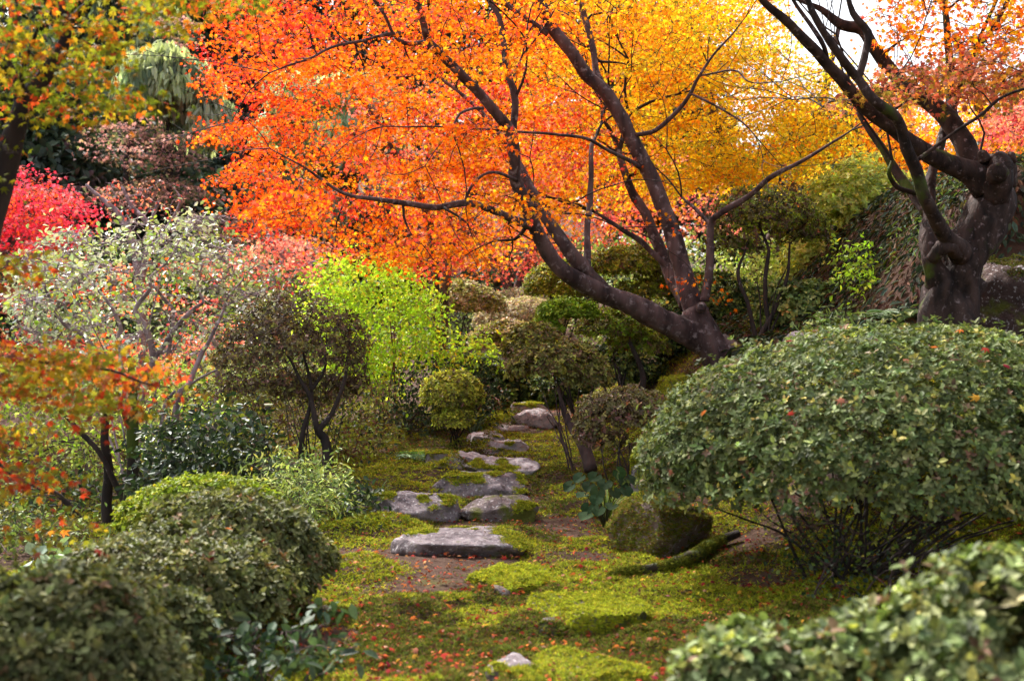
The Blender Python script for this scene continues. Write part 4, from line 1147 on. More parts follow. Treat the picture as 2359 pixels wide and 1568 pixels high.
shrub("leafy_shrub", "dark green shrub at the far end of the stairs beside the path", "shrub", (1180, 15.6),
      [(1150, 895, 15.6, 100, 55, .8), (1290, 900, 15.2, 80, 50, .8)], 2100, .06, P_DARKG + P_MIDG, 5, OVAL, .5, -.6, 6, .02, 90, group="leafy evergreen shrubs", bump=.14, gap=.1, bark=M_BARKD)

# ------------------------------------------------------------------ loose shrubs and small plants
GL = "loose leafy plants in the undergrowth"
airy("flowering_shrub", "sunlit lime green shrub on thin reddish stems left of the stairs", "shrub", (895, 13.2),
     [([(700, 650), (740, 600), (830, 590), (910, 600), (970, 640), (1010, 700), (1000, 760), (950, 800), (860, 820), (780, 800), (720, 730)], 12.9, 14.8, 170),
      ([(920, 780), (1040, 785), (1135, 785), (1125, 810), (1010, 830), (930, 840)], 12.6, 13.8, 30), ([(760, 790), (900, 800), (940, 850), (890, 920), (800, 880)], 13.6, 14.8, 50)],
     30, .26, .066, P_KERRIA, OVAL, 12, .013, M_SOFT, M_REDSTEM, GL, fall=.3, spread=.22, twig_r=.0024)
airy("pale_shrub_tree", "pale leaved shrub tree with many twisting grey branches at the left", "tree", (300, 10.8),
     [([(30, 590), (120, 540), (220, 520), (330, 500), (440, 480), (500, 500), (540, 570), (640, 640), (620, 690), (500, 680), (420, 640), (330, 620), (200, 640), (60, 720)], 10.2, 12.6, 130),
      ([(20, 620), (300, 640), (560, 680), (520, 800), (420, 860), (260, 820), (100, 800), (10, 740)], 10.4, 12.8, 90)],
     17, .25, .064, P_PALE + [(.74, .76, .68, 5)], OVAL, 6, .014, M_GLOSS, M_PALETWIG, "trees at the left", flat=.3, upf=.4, nsub=8, twig_r=.0042, thin=.68,  # extra near white leaves, more of the painted glint
     stempath=[[(402, 1090, 10.6, 30), (402, 978, 10.6, 26), (410, 908, 10.6, 24), (434, 883, 10.7, 20), (465, 806, 10.8, 17), (478, 790, 10.8, 14), (520, 700, 11, 9), (560, 640, 11.2, 6)],
               [(365, 1080, 10.6, 18), (370, 990, 10.6, 13), (380, 930, 10.6, 12), (405, 900, 10.6, 11)],
               [(310, 1130, 10.8, 30), (305, 995, 10.8, 26), (350, 830, 11, 22), (336, 757, 11, 20), (311, 715, 11, 16), (346, 666, 11, 13), (350, 638, 11, 11), (388, 596, 11, 8), (420, 540, 11.2, 5)],
               [(350, 830, 11, 18), (367, 806, 11, 17), (413, 743, 11, 15), (448, 711, 11.1, 12), (469, 694, 11.1, 10), (455, 659, 11.2, 8), (470, 600, 11.2, 6)],
               [(305, 995, 10.8, 22), (273, 802, 11, 17), (276, 750, 11, 15), (259, 708, 11, 12), (224, 666, 11.1, 9), (180, 610, 11.2, 6)],
               [(290, 900, 10.9, 16), (196, 778, 11, 15), (140, 736, 11, 12), (91, 631, 11, 9), (60, 580, 11, 6)],
               [(346, 660, 11, 11), (375, 690, 11.1, 11), (400, 720, 11.2, 12), (385, 820, 11.2, 14)],
               [(440, 885, 10.7, 9), (480, 860, 10.6, 8), (540, 830, 10.5, 5)]])
airy("bare_tree", "leafless grey shrub tree with forked branches in front of the dark hillside at the left", "tree", (330, 14),
     [([(200, 420), (300, 410), (420, 420), (420, 500), (250, 520)], 13.6, 14.6, 26)], 2, .1, .05, P_PINK, OVAL, 0, .02, M_SOFT, M_PALETWIG, "trees at the left", nsub=3, twig_r=.004, upf=.75,
     stempath=[[(330, 900, 14, 26), (320, 620, 14, 20), (280, 504, 14, 15), (245, 469, 14, 11), (200, 427, 14, 7)],
               [(325, 640, 14, 18), (345, 540, 14, 15), (332, 504, 14, 13), (305, 480, 14, 10), (280, 430, 14, 6)], [(345, 545, 14, 12), (350, 500, 14, 10), (365, 465, 14, 7)], [(335, 600, 14, 12), (390, 520, 14, 10), (415, 470, 14, 8), (412, 450, 14, 5)]])
airy("bare_tree", "white barked slender tree catching sunlight behind the umbrella shaped azalea", "tree", (508, 13),
     [([(440, 760), (600, 760), (560, 820), (470, 830)], 12.8, 13.4, 14)], 3, .1, .05, P_PALE, OVAL, 0, .02, M_SOFT, M_PALETWIG, "trees at the left", nsub=2, twig_r=.004, upf=.6,
     stempath=[[(500, 1030, 13, 22), (505, 860, 13, 17), (505, 810, 13, 15), (480, 770, 13, 9), (430, 735, 13, 6)], [(506, 830, 13, 12), (540, 805, 13, 10), (600, 790, 13, 6)]])
airy("slender_tree", "thin ivy wrapped trunk standing left of the dark glossy shrub", "tree", (303, 8.9),
     [([(150, 890), (330, 890), (420, 930), (330, 960), (160, 960)], 8.4, 9.4, 16)], 14, .14, .05, P_MIDG, OVAL, 0, .02, M_SHRUB, M_MOSSBARK, "trees at the left", upf=.5,
     stempath=[[(298, 1240, 8.9, 34), (302, 1120, 8.9, 30), (305, 1000, 8.9, 27), (308, 900, 8.9, 22), (300, 820, 8.9, 12)], [(300, 1010, 8.9, 12), (280, 960, 8.85, 9), (268, 900, 8.8, 7)]])
airy("slender_tree", "leaning thin grey trunk crossing behind the low maple spray at the left", "tree", (245, 9.2),
     [([(80, 850), (240, 850), (250, 940), (120, 960)], 9, 9.6, 16)], 14, .14, .05, P_MIDG, OVAL, 0, .02, M_SHRUB, M_BARKD, "trees at the left", upf=.5,
     stempath=[[(250, 1240, 9.2, 28), (246, 1120, 9.2, 24), (243, 1000, 9.2, 20), (236, 900, 9.2, 14)], [(300, 1200, 9.1, 16), (240, 1060, 9.1, 13), (180, 990, 9.1, 11), (130, 935, 9.1, 7)], [(215, 1240, 9.3, 18), (160, 1160, 9.3, 14), (110, 1120, 9.3, 9)]])

airy("leafy_shrub", "fresh light green understory shrub behind the thin trunks at the left", "shrub", (150, 12.5),
     [([(-60, 880), (120, 870), (330, 900), (560, 900), (560, 1010), (330, 1050), (330, 1120), (-60, 1120)], 11.5, 13.5, 150)], 26, .28, .062, P_PALEG + [(.3, .45, .05, 5)], OVAL, 10, .014, M_SOFT, None, GL, spread=1.2)
airy("leafy_shrub", "dim green undergrowth on the low ground at the far left edge", "shrub", (100, 10.2),
     [([(-60, 1080), (150, 1090), (300, 1110), (320, 1230), (-60, 1250)], 9.4, 11, 90)], 26, .26, .06, P_MIDG + P_DARKG, OVAL, 10, .012, M_SHRUB, None, GL, spread=.9)
airy("camellia_shrub", "dark glossy leaved shrub behind the yellow green dome", "shrub", (470, 8.8),
     [([(330, 1010), (400, 965), (500, 930), (590, 985), (625, 1060), (570, 1110), (440, 1130), (330, 1150)], 8.1, 9.4, 120)], 26, .2, .062, P_DARKG + [(.12, .16, .12, 2)], OVAL, 7, .014, M_GLOSS, None, GL)
airy("nandina_shrub", "pale edged small leaved shrub at the foot of the umbrella shaped azalea", "shrub", (690, 7.7),
     [([(560, 1060), (640, 1075), (700, 1050), (760, 1060), (790, 1130), (840, 1170), (830, 1200), (740, 1225), (650, 1150)], 7.1, 8.2, 110)], 24, .15, .05, P_PALEG + P_MIDG, NARROW, 9, .006, M_SHRUB, None, GL, spread=.3)
airy("brown_twig_shrub", "brownish twiggy shrub between the dark glossy shrub and the umbrella shaped azalea", "shrub", (590, 10.6),
     [([(500, 850), (620, 840), (700, 880), (720, 1000), (640, 1060), (520, 960)], 9.9, 11.2, 100)], 22, .22, .045, P_BROWN + P_OLIVE + [(.25, .38, .05, 2)], OVAL, 9, .010, M_SHRUB, None, GL, nsub=4)
airy("leafy_shrub", "yellow green twiggy growth between the umbrella shaped azalea and the red stems", "shrub", (800, 10.6),
     [([(720, 880), (860, 850), (900, 930), (900, 1010), (820, 1060), (760, 1040)], 10, 11.4, 80)], 20, .2, .048, P_RIM + P_OLIVE + P_DARKG, OVAL, 9, .008, M_SHRUB, M_REDSTEM, GL, nsub=3)
airy("leafy_shrub", "dark low growth at the foot of the lime shrub, behind the fern", "shrub", (940, 12.6),
     [([(900, 890), (960, 840), (1120, 830), (1150, 940), (1000, 990), (960, 1020), (890, 1020)], 12.2, 13.2, 95)], 26, .22, .055, P_DARKG, OVAL, 6, .010, M_SHRUB, None, GL)
airy("leafy_shrub", "bright fresh green sapling below the light green shrub near the old maple", "shrub", (1965, 10.4),
     [([(1930, 560), (2010, 550), (2020, 640), (1990, 690), (1930, 650)], 10.1, 10.8, 26)], 14, .12, .055, P_BRIGHT + P_KERRIA, OVAL, 5, .006, M_SOFT, None, GL)
airy("leafy_shrub", "low glossy green plant at the left foot of the rocky bank", "shrub", (1900, 10.0),
     [([(1850, 730), (1920, 710), (1975, 730), (1940, 765), (1860, 775)], 9.7, 10.3, 36)], 14, .12, .07, P_MIDG, NARROW, 6, .006, M_GLOSS, None, GL)
airy("leafy_shrub", "small dark leaved clump tucked left of the chunky stone block", "shrub", (835, 7.6),
     [([(790, 1130), (850, 1120), (880, 1170), (830, 1190), (790, 1180)], 7.3, 7.9, 24)], 12, .1, .05, P_DARKG, OVAL, 4, .005, M_GLOSS, None, GL)
airy("camellia_sprig", "loose dark glossy sprigs rising from the bottom edge left of the path", "plant", (600, 3.85),
     [([(690, 1380), (760, 1370), (770, 1400), (720, 1420)], 4.1, 4.3, 4), ([(600, 1440), (700, 1430), (830, 1450), (800, 1520), (700, 1560), (600, 1560)], 3.7, 4.2, 22), ([(440, 1440), (600, 1430), (600, 1560), (420, 1560)], 3.6, 4.2, 26)],
     5, .075, .055, [(.05, .085, .045, 4), (.09, .13, .07, 3), (.03, .05, .03, 2)], OVAL, 7, .005, M_SHRUB, None, GL, flat=.3, nsub=1, upf=.2, spread=.2)
airy("leafy_shrub", "dark undergrowth in the shade beneath the dull green dome at the left", "shrub", (520, 4.9),
     [([(440, 1400), (620, 1390), (700, 1430), (640, 1500), (450, 1500)], 4.5, 5.2, 30)], 12, .12, .035, P_LEFT, OVAL, 6, .006, M_SHRUB, None, GL)
airy("red_berry_shrub", "reddish tinged low twiggy plant beside the top steps", "shrub", (1130, 14.2),
     [([(1090, 900), (1150, 890), (1150, 930), (1100, 940)], 14, 14.4, 18)], 12, .14, .05, P_DUSK + P_MIDG, OVAL, 4, .006, M_SHRUB, None, GL)
airy("creeping_vine", "fine leaved vines and shoots climbing among the stems under the big hedge shrub", "vine", (1960, 5.3),
     [([(1780, 1180), (2200, 1180), (2150, 1300), (1990, 1420), (1870, 1400), (1760, 1280)], 5.0, 6.0, 90)], 14, .10, .024, P_DARKG + [(.12, .17, .03, 4), (.5, .4, .03, .3)], ROUND, 14, .005, M_SHRUB, None, GL, spread=.3)

airy("leafy_shrub", "broad pale leaved ground plant on the mossy patch behind the closest dark mound", "plant", (120, 7.2),
     [([(30, 1275), (140, 1265), (230, 1255), (240, 1290), (100, 1320), (30, 1320)], 6.9, 7.6, 14)], 8, .1, .09, [(.30, .38, .26, 3), (.2, .28, .16, 2)], ROUND, 6, .004, M_GLOSS, None, GL, spread=.4)
for (pg, y0, y1, n, pal, px, Y, lab) in [
    ([(420, 850), (620, 840), (800, 850), (800, 960), (420, 960)], 15.5, 17.5, 120, "M", 600, 16.5, "green undergrowth on the slope behind the umbrella shaped azalea"),
    ([(-60, 820), (420, 820), (420, 920), (-60, 940)], 15.5, 18, 120, "L", 180, 16.5, "light green undergrowth at the foot of the dark hillside"),
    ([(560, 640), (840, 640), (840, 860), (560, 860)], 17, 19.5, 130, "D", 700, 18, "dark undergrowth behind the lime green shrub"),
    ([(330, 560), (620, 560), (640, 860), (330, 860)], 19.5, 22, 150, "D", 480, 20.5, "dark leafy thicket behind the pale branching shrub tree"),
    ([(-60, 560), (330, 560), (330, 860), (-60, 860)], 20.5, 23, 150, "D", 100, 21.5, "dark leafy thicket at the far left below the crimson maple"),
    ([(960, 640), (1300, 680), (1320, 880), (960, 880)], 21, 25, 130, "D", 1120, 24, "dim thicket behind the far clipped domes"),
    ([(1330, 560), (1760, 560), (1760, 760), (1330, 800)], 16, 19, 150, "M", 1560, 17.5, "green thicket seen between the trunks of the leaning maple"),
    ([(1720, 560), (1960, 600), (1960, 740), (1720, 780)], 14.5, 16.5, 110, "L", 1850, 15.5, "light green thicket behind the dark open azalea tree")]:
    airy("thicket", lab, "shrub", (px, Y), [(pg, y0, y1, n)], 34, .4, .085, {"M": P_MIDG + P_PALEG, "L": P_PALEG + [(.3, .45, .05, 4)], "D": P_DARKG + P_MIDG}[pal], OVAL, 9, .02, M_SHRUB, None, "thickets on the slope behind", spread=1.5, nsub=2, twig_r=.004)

airy("leafy_shrub", "low grey green shrubs filling the far left edge in front of the thin trunks", "shrub", (-20, 8.4),
     [([(-80, 1170), (60, 1180), (180, 1200), (200, 1255), (-80, 1275)], 7.8, 9, 60)], 22, .18, .05, P_MIDG + P_LEFT, OVAL, 9, .006, M_SHRUB, None, GL, spread=.6)
airy("leafy_shrub", "scattered leafy shoots on the upper slope of the steep bank", "shrub", (2260, 9.9),
     [([(2060, 560), (2200, 480), (2358, 440), (2400, 520), (2340, 600), (2100, 640)], 9.5, 10.6, 60)], 16, .2, .07, P_MIDG + P_DARKG, NARROW, 10, .006, M_MATTE, None, GL, spread=.9)

def leopard_plant():
    lab = "clump of large round glossy leaves beside the path below the sparse brown azalea"
    rng = rng_of(lab)
    b = gpt(1392, 7.6)
    t = thing("leopard_plant", lab, "plant", b)
    n = 16
    th = np.linspace(.28, 2 * np.pi - .28, n)
    rr = 1 + .05 * np.cos(th * 6)
    disc = np.vstack([[0, 0, 0], np.stack([np.sin(th) * -.52 * rr, -np.cos(th) * .5 * rr, .1 * (np.sin(th) ** 2) + .04 * np.cos(th * 3)], -1)])
    disc[0] = (0, -.12, -.03)
    T = np.array([(0, i + 1, i) for i in range(1, n)])
    tm = (disc, None, T)
    ml, ms = MB(), MB()
    spots = [(1330, 1100), (1360, 1120), (1395, 1115), (1430, 1110), (1345, 1140), (1380, 1150), (1412, 1135), (1352, 1170), (1375, 1175), (1345, 1188), (1405, 1165), (1440, 1130), (1318, 1120), (1370, 1098), (1450, 1105), (1420, 1090), (1390, 1135)]
    for (px, py) in spots:
        c = at(px + rng.normal(0, 4), py, 7.25 + (1190 - py) * .004)
        out = unit(c - (b + np.array([0, .1, .25])))
        nr = unit(np.array([out[0] * .5, -.75, .75]) + rng.normal(0, .22, 3))
        tip = unit(np.array([out[0], -.4, -.5]) + rng.normal(0, .2, 3))
        add_leaves(ml, c[None], nr[None], tip[None], np.array([rng.uniform(.075, .105)]), tm, pick(rng, [(.022, .046, .016, 3), (.035, .065, .025, 2)], 1, .15))
        m = (b + c) / 2 + np.array([0, .03, .08])
        P = catmull(np.array([b, m, c - nr * .004]), .04)
        tube(ms, P, np.linspace(.004, .003, len(P)), 5)
    ml.build("foliage", M_MATTE, t)
    ms.build("stalks", M_MOSSBARK, t)
leopard_plant()

def blades(name, lab, cat, base, n, L, pal, arc=.6, w=.05, group=None):
    rng = rng_of(lab)
    b = gpt(*base)
    mb = MB()
    for i in range(n):
        a = rng.uniform(0, 6.28); l = L * rng.uniform(.6, 1.2)
        o = np.array([math.cos(a), math.sin(a), 0]); s = np.array([-o[1], o[0], 0])
        u = np.linspace(0, 1, 6)
        P = b + o * (.03 + l * arc * u[:, None] ** 1.4) + np.array([0, 0, 1]) * (l * (u - .75 * arc * u ** 2.4))[:, None]
        ww = (w * l * (1 - u) ** .6 * .5)[:, None]
        v = np.empty((12, 3)); v[0::2] = P - s * ww; v[1::2] = P + s * ww
        q = [(2 * k, 2 * k + 1, 2 * k + 3, 2 * k + 2) for k in range(5)]
        mb.add(v, np.array(q), None, np.repeat(pick(rng, pal, 1, .2), 12, 0))
    o = mb.build(name, M_SHRUB, origin=b)
    tag(o, lab, cat, group)
    return o
GG = "grass tufts among the stones"
PG = [(.16, .22, .05, 3), (.28, .32, .08, 2), (.36, .34, .12, 1)]
blades("grass_tuft", "grassy tuft of arching blades above the large round glossy leaves", "grass", (1400, 8.0), 60, .34, PG, .7, .05, GG)
blades("grass_tuft", "thin grass tuft at the base of the clipped ball shrub beside the steps", "grass", (1090, 12.4), 40, .42, [(.14, .2, .12, 2), (.24, .3, .2, 1)], .7, .04, GG)
blades("grass_tuft", "pale grass tuft on the stem of the umbrella shaped azalea", "grass", (745, 8.8), 40, .36, PG, .7, .05, GG)
blades("grass_tuft", "short grass tuft at the left edge of the mossy terrace above the chunky block", "grass", (870, 8.6), 22, .25, PG, .7, .05, GG)

def fern(lab, base, nf, L, pal):
    rng = rng_of(lab)
    b = gpt(*base)
    t = thing("fern", lab, "fern", b)
    ml, ms = MB(), MB()
    for i in range(nf):
        a = i * 6.283 / nf + rng.normal(0, .25); l = L * rng.uniform(.75, 1.15)
        o = np.array([math.cos(a), math.sin(a), 0]); s = np.array([-o[1], o[0], 0])
        u = np.linspace(0, 1, 14)
        P = b + o * (l * .85 * u)[:, None] + np.array([0, 0, 1]) * (l * (.75 * u - .7 * u ** 2.2))[:, None]
        tube(ms, P, np.linspace(.003, .001, 14), 4, cap=False)
        for sg in (-1, 1):
            k = np.arange(2, 14)
            sz = l * .3 * np.sin(np.pi * np.clip(u[k] * .85 + .12, 0, 1))
            add_leaves(ml, P[k], np.tile(np.array([0, 0, 1.0]) + o * .3, (12, 1)) + rng.normal(0, .1, (12, 3)), np.tile(s * sg + o * .4, (12, 1)), sz, NARROW, pick(rng, pal, 12, .15))
    ml.build("fronds", M_SHRUB, t); ms.build("stalks", M_MOSSBARK, t)
fern("small feathery fern at the left end of the pale pinkish step", (963, 10.6), 11, .3, [(.10, .2, .07, 3), (.16, .26, .09, 2)])
fern("broad fern halfway up the steep bank, above the dark fern", (2060, 9.5), 11, .45, [(.07, .12, .04, 3), (.12, .17, .06, 2)])
fern("small fern on the bank just left of the old gnarled trunk", (2110, 9.2), 9, .32, [(.10, .15, .05, 3), (.14, .2, .07, 2)])
fern("dark fern at the foot of the rocky bank left of the old gnarled maple", (1985, 9.6), 10, .4, [(.06, .11, .04, 3), (.1, .16, .05, 2)])

# leaves and ferns covering the steep bank behind the old maple
def bank_cover():
    rng = rng_of("bank_cover")
    n = 21000
    x = rng.uniform(2.1, 6.2, n); y = rng.uniform(8.6, 13.5, n)
    k = vnoise(np.stack([x, y], -1), 1.3, 3) + rng.normal(0, .35, n) > -.55
    x, y = x[k], y[k]; n = len(x)
    z = height(x, y) + rng.uniform(.01, .12, n)
    e = .05
    gxn = (height(x + e, y, False) - height(x - e, y, False)) / (2 * e); gyn = (height(x, y + e, False) - height(x, y - e, False)) / (2 * e)
    nr = unit(np.stack([-gxn, -gyn, np.ones(n)], -1) + rng.normal(0, .4, (n, 3)))
    tip = unit(np.stack([gxn * -.4, gyn * -.4, -np.ones(n)], -1) + rng.normal(0, .5, (n, 3)))
    mb = MB()
    add_leaves(mb, np.stack([x, y, z], -1), nr, tip, rng.uniform(.05, .12, n), tm_oval(.36), pick(rng, [(.035, .05, .03, 4), (.07, .095, .065, 2), (.10, .11, .025, 1.5), (.10, .05, .03, 3)], n, .3))
    tag(mb.build("ivy_cover", M_MATTE, origin=(4, 10, 1)), "dark narrow leaved creepers hanging over the steep earth bank", "creeper", kind="stuff")
bank_cover()

# ------------------------------------------------------------------ the wooded hillside
GH = "trees on the wooded hillside"
def hill_tree(name, lab, px, Y, lobes, n, nleaf, R, leaf, pal, tmpl=OVAL, up=.6, fall=.3, flat=.25, mat=None, width=40, cat="tree", droop=0):
    rng = rng_of(lab)
    b = gpt(px, Y)
    t = thing(name, lab, cat, b, GH)
    LB = lobes_of(lobes)
    top = max(LB, key=lambda l: l[0][2])[0]
    P = catmull(np.array([b - [0, 0, .3], (b + top) / 2 + [rng.normal(0, .2), 0, 0], top]), .3)
    Rr = np.linspace(width / FPX * Y * .5, .04, len(P))
    mb = MB(); tube(mb, P, Rr, 9, .08); mb.build("trunk", M_BARKD, t)
    w = np.array([l[1].prod() ** .66 for l in LB]); w /= w.sum()
    C = []
    for (c, s), ww in zip(LB, w):
        m = int(n * ww) + 1
        d = rand_dirs(rng, m)
        C.append(c + d * s * (rng.random((m, 1)) ** .4))
    C = np.vstack(C)
    C = C[C[:, 2] > height(C[:, 0], C[:, 1]) + .2]
    br, _, _ = connect(rng, C[::3], P, Rr, .012, .5, .08, .1)
    twig_mesh(t, br, M_BARKD, "branches")
    mf = MB()
    px_ = np.zeros((len(C), 2))
    if droop:
        for c in C:
            m = int(nleaf * rng.uniform(.6, 1.3))
            dome = pick(rng, pal, 1, .12)
            a = rng.uniform(0, 6.283, m); r = R * np.sqrt(rng.random(m))
            o = np.stack([np.cos(a) * r, np.sin(a) * r, .5 * R * (1 - (r / R) ** 2) - rng.random(m) * R * 1.1], -1)
            nr = unit(o * [1, 1, .2] + rng.normal(0, .3, (m, 3)) * R)
            tip = np.tile([0, 0, -1.0], (m, 1)) + rng.normal(0, .18, (m, 3))
            add_leaves(mf, c + o, nr, tip, leaf * rng.uniform(.6, 1.3, m), tmpl, np.clip(dome * np.exp(rng.normal(0, .15, (m, 1))), 0, .9))
    else:
        spray_leaves(mf, rng, C, px_, nleaf, R, flat, leaf, const(pal), tmpl, up, fall)
    mf.build("foliage", mat or M_SHRUB, t)
    return t

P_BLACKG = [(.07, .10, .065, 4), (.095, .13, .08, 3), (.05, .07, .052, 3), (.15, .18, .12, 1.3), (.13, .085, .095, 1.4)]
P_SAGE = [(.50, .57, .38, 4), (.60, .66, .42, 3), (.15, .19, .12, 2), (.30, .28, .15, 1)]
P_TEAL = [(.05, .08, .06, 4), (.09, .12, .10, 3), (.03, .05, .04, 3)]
# sage green weeping trees
hill_tree("weeping_conifer", "sage green weeping tree with drooping clumps, upper left on the hillside", 400, 26, [(390, 165, 26, 92, 55, 1), (440, 250, 26, 60, 45, 1)], 50, 260, .5, .3, P_SAGE, NARROW, droop=1, mat=M_SOFT)
hill_tree("weeping_conifer", "sage green weeping tree glimpsed through gaps of the orange canopy", 760, 31, [(760, 250, 31, 150, 120, 1), (640, 460, 30, 120, 60, 1)], 80, 220, .55, .34, P_SAGE, NARROW, droop=1, mat=M_SOFT)
hill_tree("weeping_conifer", "small grey green conifer tip high between the near maple and the orange canopy", 350, 34, [(350, 60, 34, 60, 70, 1), (300, -40, 35, 80, 60, 1)], 40, 200, .5, .3, P_TEAL + P_SAGE, NARROW, droop=1, mat=M_SOFT)
# dusky maples in shade
def dusk(lab, px, Y, polys):
    simple_maple("maple_tree", lab, px, Y, [[(px + 10, 520, Y, 20), (px - 10, 400, Y, 14), (px + 20, 250, Y, 8)]], polys, const(P_DUSK), .12, 44, .6, 20, GH, M_BARKD, MAPLE5, .08, .9)
dusk("dusky pink maple with flat layered sprays on the dark hillside at the left", 300, 25,
     [([(210, 290), (300, 270), (450, 330), (440, 380), (320, 380), (220, 350)], 23, 26, 34), ([(220, 430), (330, 410), (450, 400), (470, 450), (380, 480), (220, 470)], 23, 26, 30)])
dusk("dusky pink maple higher on the hillside below the weeping trees", 420, 29,
     [([(330, 290), (440, 200), (470, 230), (450, 310), (380, 320)], 28, 31, 20), ([(380, 40), (430, 40), (430, 100), (390, 110)], 28, 31, 8)])
dusk("dusky pink maple low on the slope behind the salmon maple and lime shrub", 560, 24,
     [([(480, 470), (620, 480), (700, 540), (640, 600), (500, 560)], 22.5, 25, 34)])
# dark evergreens
DK = [(60, 28, [(40, 250, 28, 150, 190, 1), (120, 420, 27, 140, 130, 1)], "black green evergreen behind the near maple at the upper left"),
      (300, 32, [(260, 330, 32, 170, 170, 1), (330, 470, 31, 160, 90, 1)], "dark evergreen in deep shade behind the dusky pink maple"),
      (180, 44, [(150, 60, 44, 200, 190, 1)], "dark forest tree on the upper left skyline"),
      (470, 42, [(470, 60, 42, 190, 210, 1)], "dark evergreen behind the upper weeping trees"),
      (520, 30, [(520, 520, 30, 130, 110, 1)], "shadowy evergreen behind the salmon pink maple"),
      (600, 41, [(590, 220, 41, 150, 200, 1)], "dark evergreen between the weeping trees and the orange canopy"),
      (820, 44, [(820, 90, 44, 220, 320, 1)], "dark evergreen behind the left part of the orange canopy"),
      (800, 33, [(800, 560, 33, 170, 90, 1), (960, 540, 33, 130, 110, 1)], "dark evergreen low behind the orange canopy"),
      (1180, 40, [(1180, 130, 40, 240, 340, 1)], "dark teal evergreen behind the middle of the orange canopy"),
      (1240, 28, [(1250, 640, 28, 150, 70, 1)], "dark tree in the small gap above the far clipped domes"),
      (1500, 38, [(1480, 240, 38, 170, 320, 1)], "shaded evergreen behind the yellow maple, left one"),
      (1850, 36, [(1820, 470, 36, 220, 150, 1), (1960, 330, 36, 120, 110, 1)], "shaded evergreen behind the yellow maple, right one"),
      (2250, 34, [(2200, 480, 34, 220, 130, 1)], "evergreen behind the old gnarled maple"),
      (2500, 30, [(2450, 420, 30, 200, 140, 1)], "evergreen beyond the rocky bank at the right edge"),
      (-120, 24, [(-140, 560, 24, 160, 220, 1)], "evergreen beyond the left edge behind the crimson maple")]
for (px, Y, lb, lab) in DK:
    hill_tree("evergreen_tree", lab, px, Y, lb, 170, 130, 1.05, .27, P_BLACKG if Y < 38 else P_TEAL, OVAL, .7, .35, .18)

# ------------------------------------------------------------------ single fallen maple leaves
FL = {}
def fallen(cname, rgb, label, p, nr, size, group):
    if cname not in FL:
        mb = MB()
        rg = np.random.default_rng(len(FL))
        add_leaves(mb, np.zeros((1, 3)), np.array([[0, 0, 1.0]]), np.array([[0, 1.0, 0]]), np.array([1.0]), tm_maple(.45), np.array([rgb]))
        FL[cname] = mb.build("fallen_leaf", M_DRY)
        o = FL[cname]
    else:
        o = FL[cname].copy(); COL.objects.link(o)
    o.location = p
    q = Vector(nr).to_track_quat('Z', 'Y')
    from mathutils import Quaternion
    o.rotation_mode = 'QUATERNION'
    o.rotation_quaternion = q @ Quaternion((0, 0, 1), (p[0] * 37.1 + p[1] * 91.7) % 6.28)
    o.scale = (size,) * 3
    tag(o, label, "leaf", group)
LC = {"scarlet": (.32, .03, .02), "orange": (.42, .11, .02), "crimson": (.18, .012, .025), "golden": (.5, .25, .03), "salmon": (.36, .13, .08)}

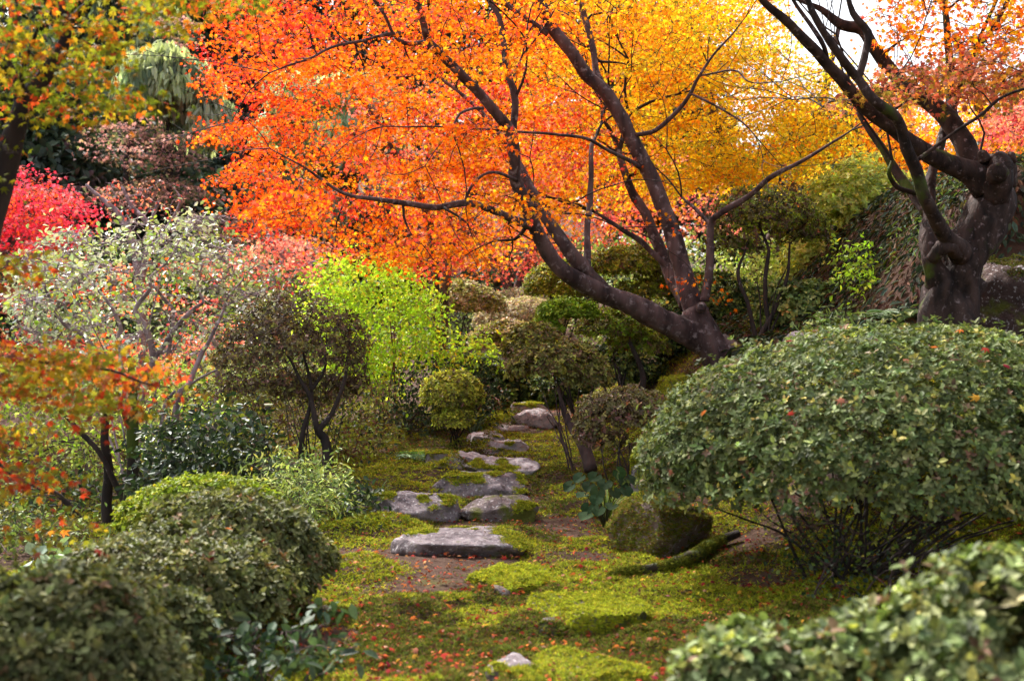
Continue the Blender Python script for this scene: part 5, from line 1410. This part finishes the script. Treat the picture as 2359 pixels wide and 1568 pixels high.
def on_lobe(px, py, Y0):
    """first foliage surface met from the camera on the big dome shrubs"""
    for Y in np.arange(Y0 - 1.6, Y0 + 1.2, .02):
        p = at(px, py, Y)
        for (c, s) in ALL:
            if np.sum(((p - c) / s) ** 2) < 1.03:
                return p, unit((p - c) / s ** 2)
    return None, None
ALL = lobes_of([(2085, 1072, 5.9, 605, 318, .78), (1775, 1115, 5.9, 285, 215, .85), (2330, 1090, 5.6, 330, 250, .9),
                (525, 1292, 5.2, 232, 160, .85), (415, 1370, 4.5, 225, 150, .85), (660, 1290, 5.3, 100, 90, .9), (120, 1570, 3.2, 300, 290, .8)])
GF = "fallen maple leaves caught on the clipped shrubs"
for (px, py, cn, sz, lab) in [
    (1820, 803, "crimson", .07, "crimson maple leaf lying near the top left of the big hedge shrub"),
    (2060, 745, "scarlet", .05, "scarlet maple leaf on the very crest of the big hedge shrub"),
    (2210, 780, "orange", .06, "orange maple leaf near the crest of the big hedge shrub, towards the right"),
    (2085, 848, "salmon", .06, "salmon maple leaf in the upper middle of the big hedge shrub"),
    (2150, 818, "orange", .05, "orange maple leaf just above the salmon leaf on the big hedge shrub"),
    (2265, 822, "scarlet", .055, "scarlet maple leaf high on the right part of the big hedge shrub"),
    (2310, 860, "crimson", .06, "crimson maple leaf at the upper right edge of the big hedge shrub"),
    (1632, 962, "orange", .055, "orange maple leaf on the left shoulder of the big hedge shrub"),
    (1826, 965, "scarlet", .05, "scarlet maple leaf halfway down the left front of the big hedge shrub"),
    (1940, 935, "salmon", .06, "salmon maple leaf in the centre front of the big hedge shrub"),
    (2243, 930, "golden", .065, "golden leaf on the right front of the big hedge shrub"),
    (1560, 1085, "salmon", .045, "salmon maple leaf low on the left front of the big hedge shrub"),
    (215, 1300, "scarlet", .05, "scarlet maple leaf on the closest dark green mound at the lower left"),
    (520, 1240, "orange", .045, "orange maple leaf on the dull green dome left of the path"),
    (480, 1300, "crimson", .04, "crimson maple leaf low on the dull green dome left of the path"),
    (600, 1255, "scarlet", .04, "scarlet maple leaf on the right half of the dull green dome")]:
    p, nr = on_lobe(px, py, 5.9 if px > 1000 else (4.9 if px > 300 else 3.2))
    if p is not None:
        fallen(cn, LC[cn], lab, p + nr * .045, nr, sz, GF)

GM = "fallen maple leaves on the mossy path"
def scatter_fallen():
    rng = rng_of("fallen")
    names = list(LC)
    wts = np.array([.3, .3, .18, .08, .14])
    k = 0
    while k < 230:
        y = 3.9 * (7.5 / 3.9) ** rng.random(); x = rng.uniform(-.34, .30) * y
        if x < -1.1 and y < 5.5: continue
        if moss_mask(np.array([x]), np.array([y]))[0] > .35 and rng.random() < .6: continue
        cn = names[rng.choice(5, p=wts)]
        nr = unit(np.array([rng.normal(0, .4), rng.normal(-.2, .4), 1]))
        fallen(cn, LC[cn], cn + " fallen maple leaf lying on the moss and soil of the path", np.array([x, y, gz(x, y) + .02 + max(0, float(moss_bump(np.array([x]), np.array([y]))[0]))]), nr, rng.uniform(.036, .054), GM)
        k += 1
scatter_fallen()
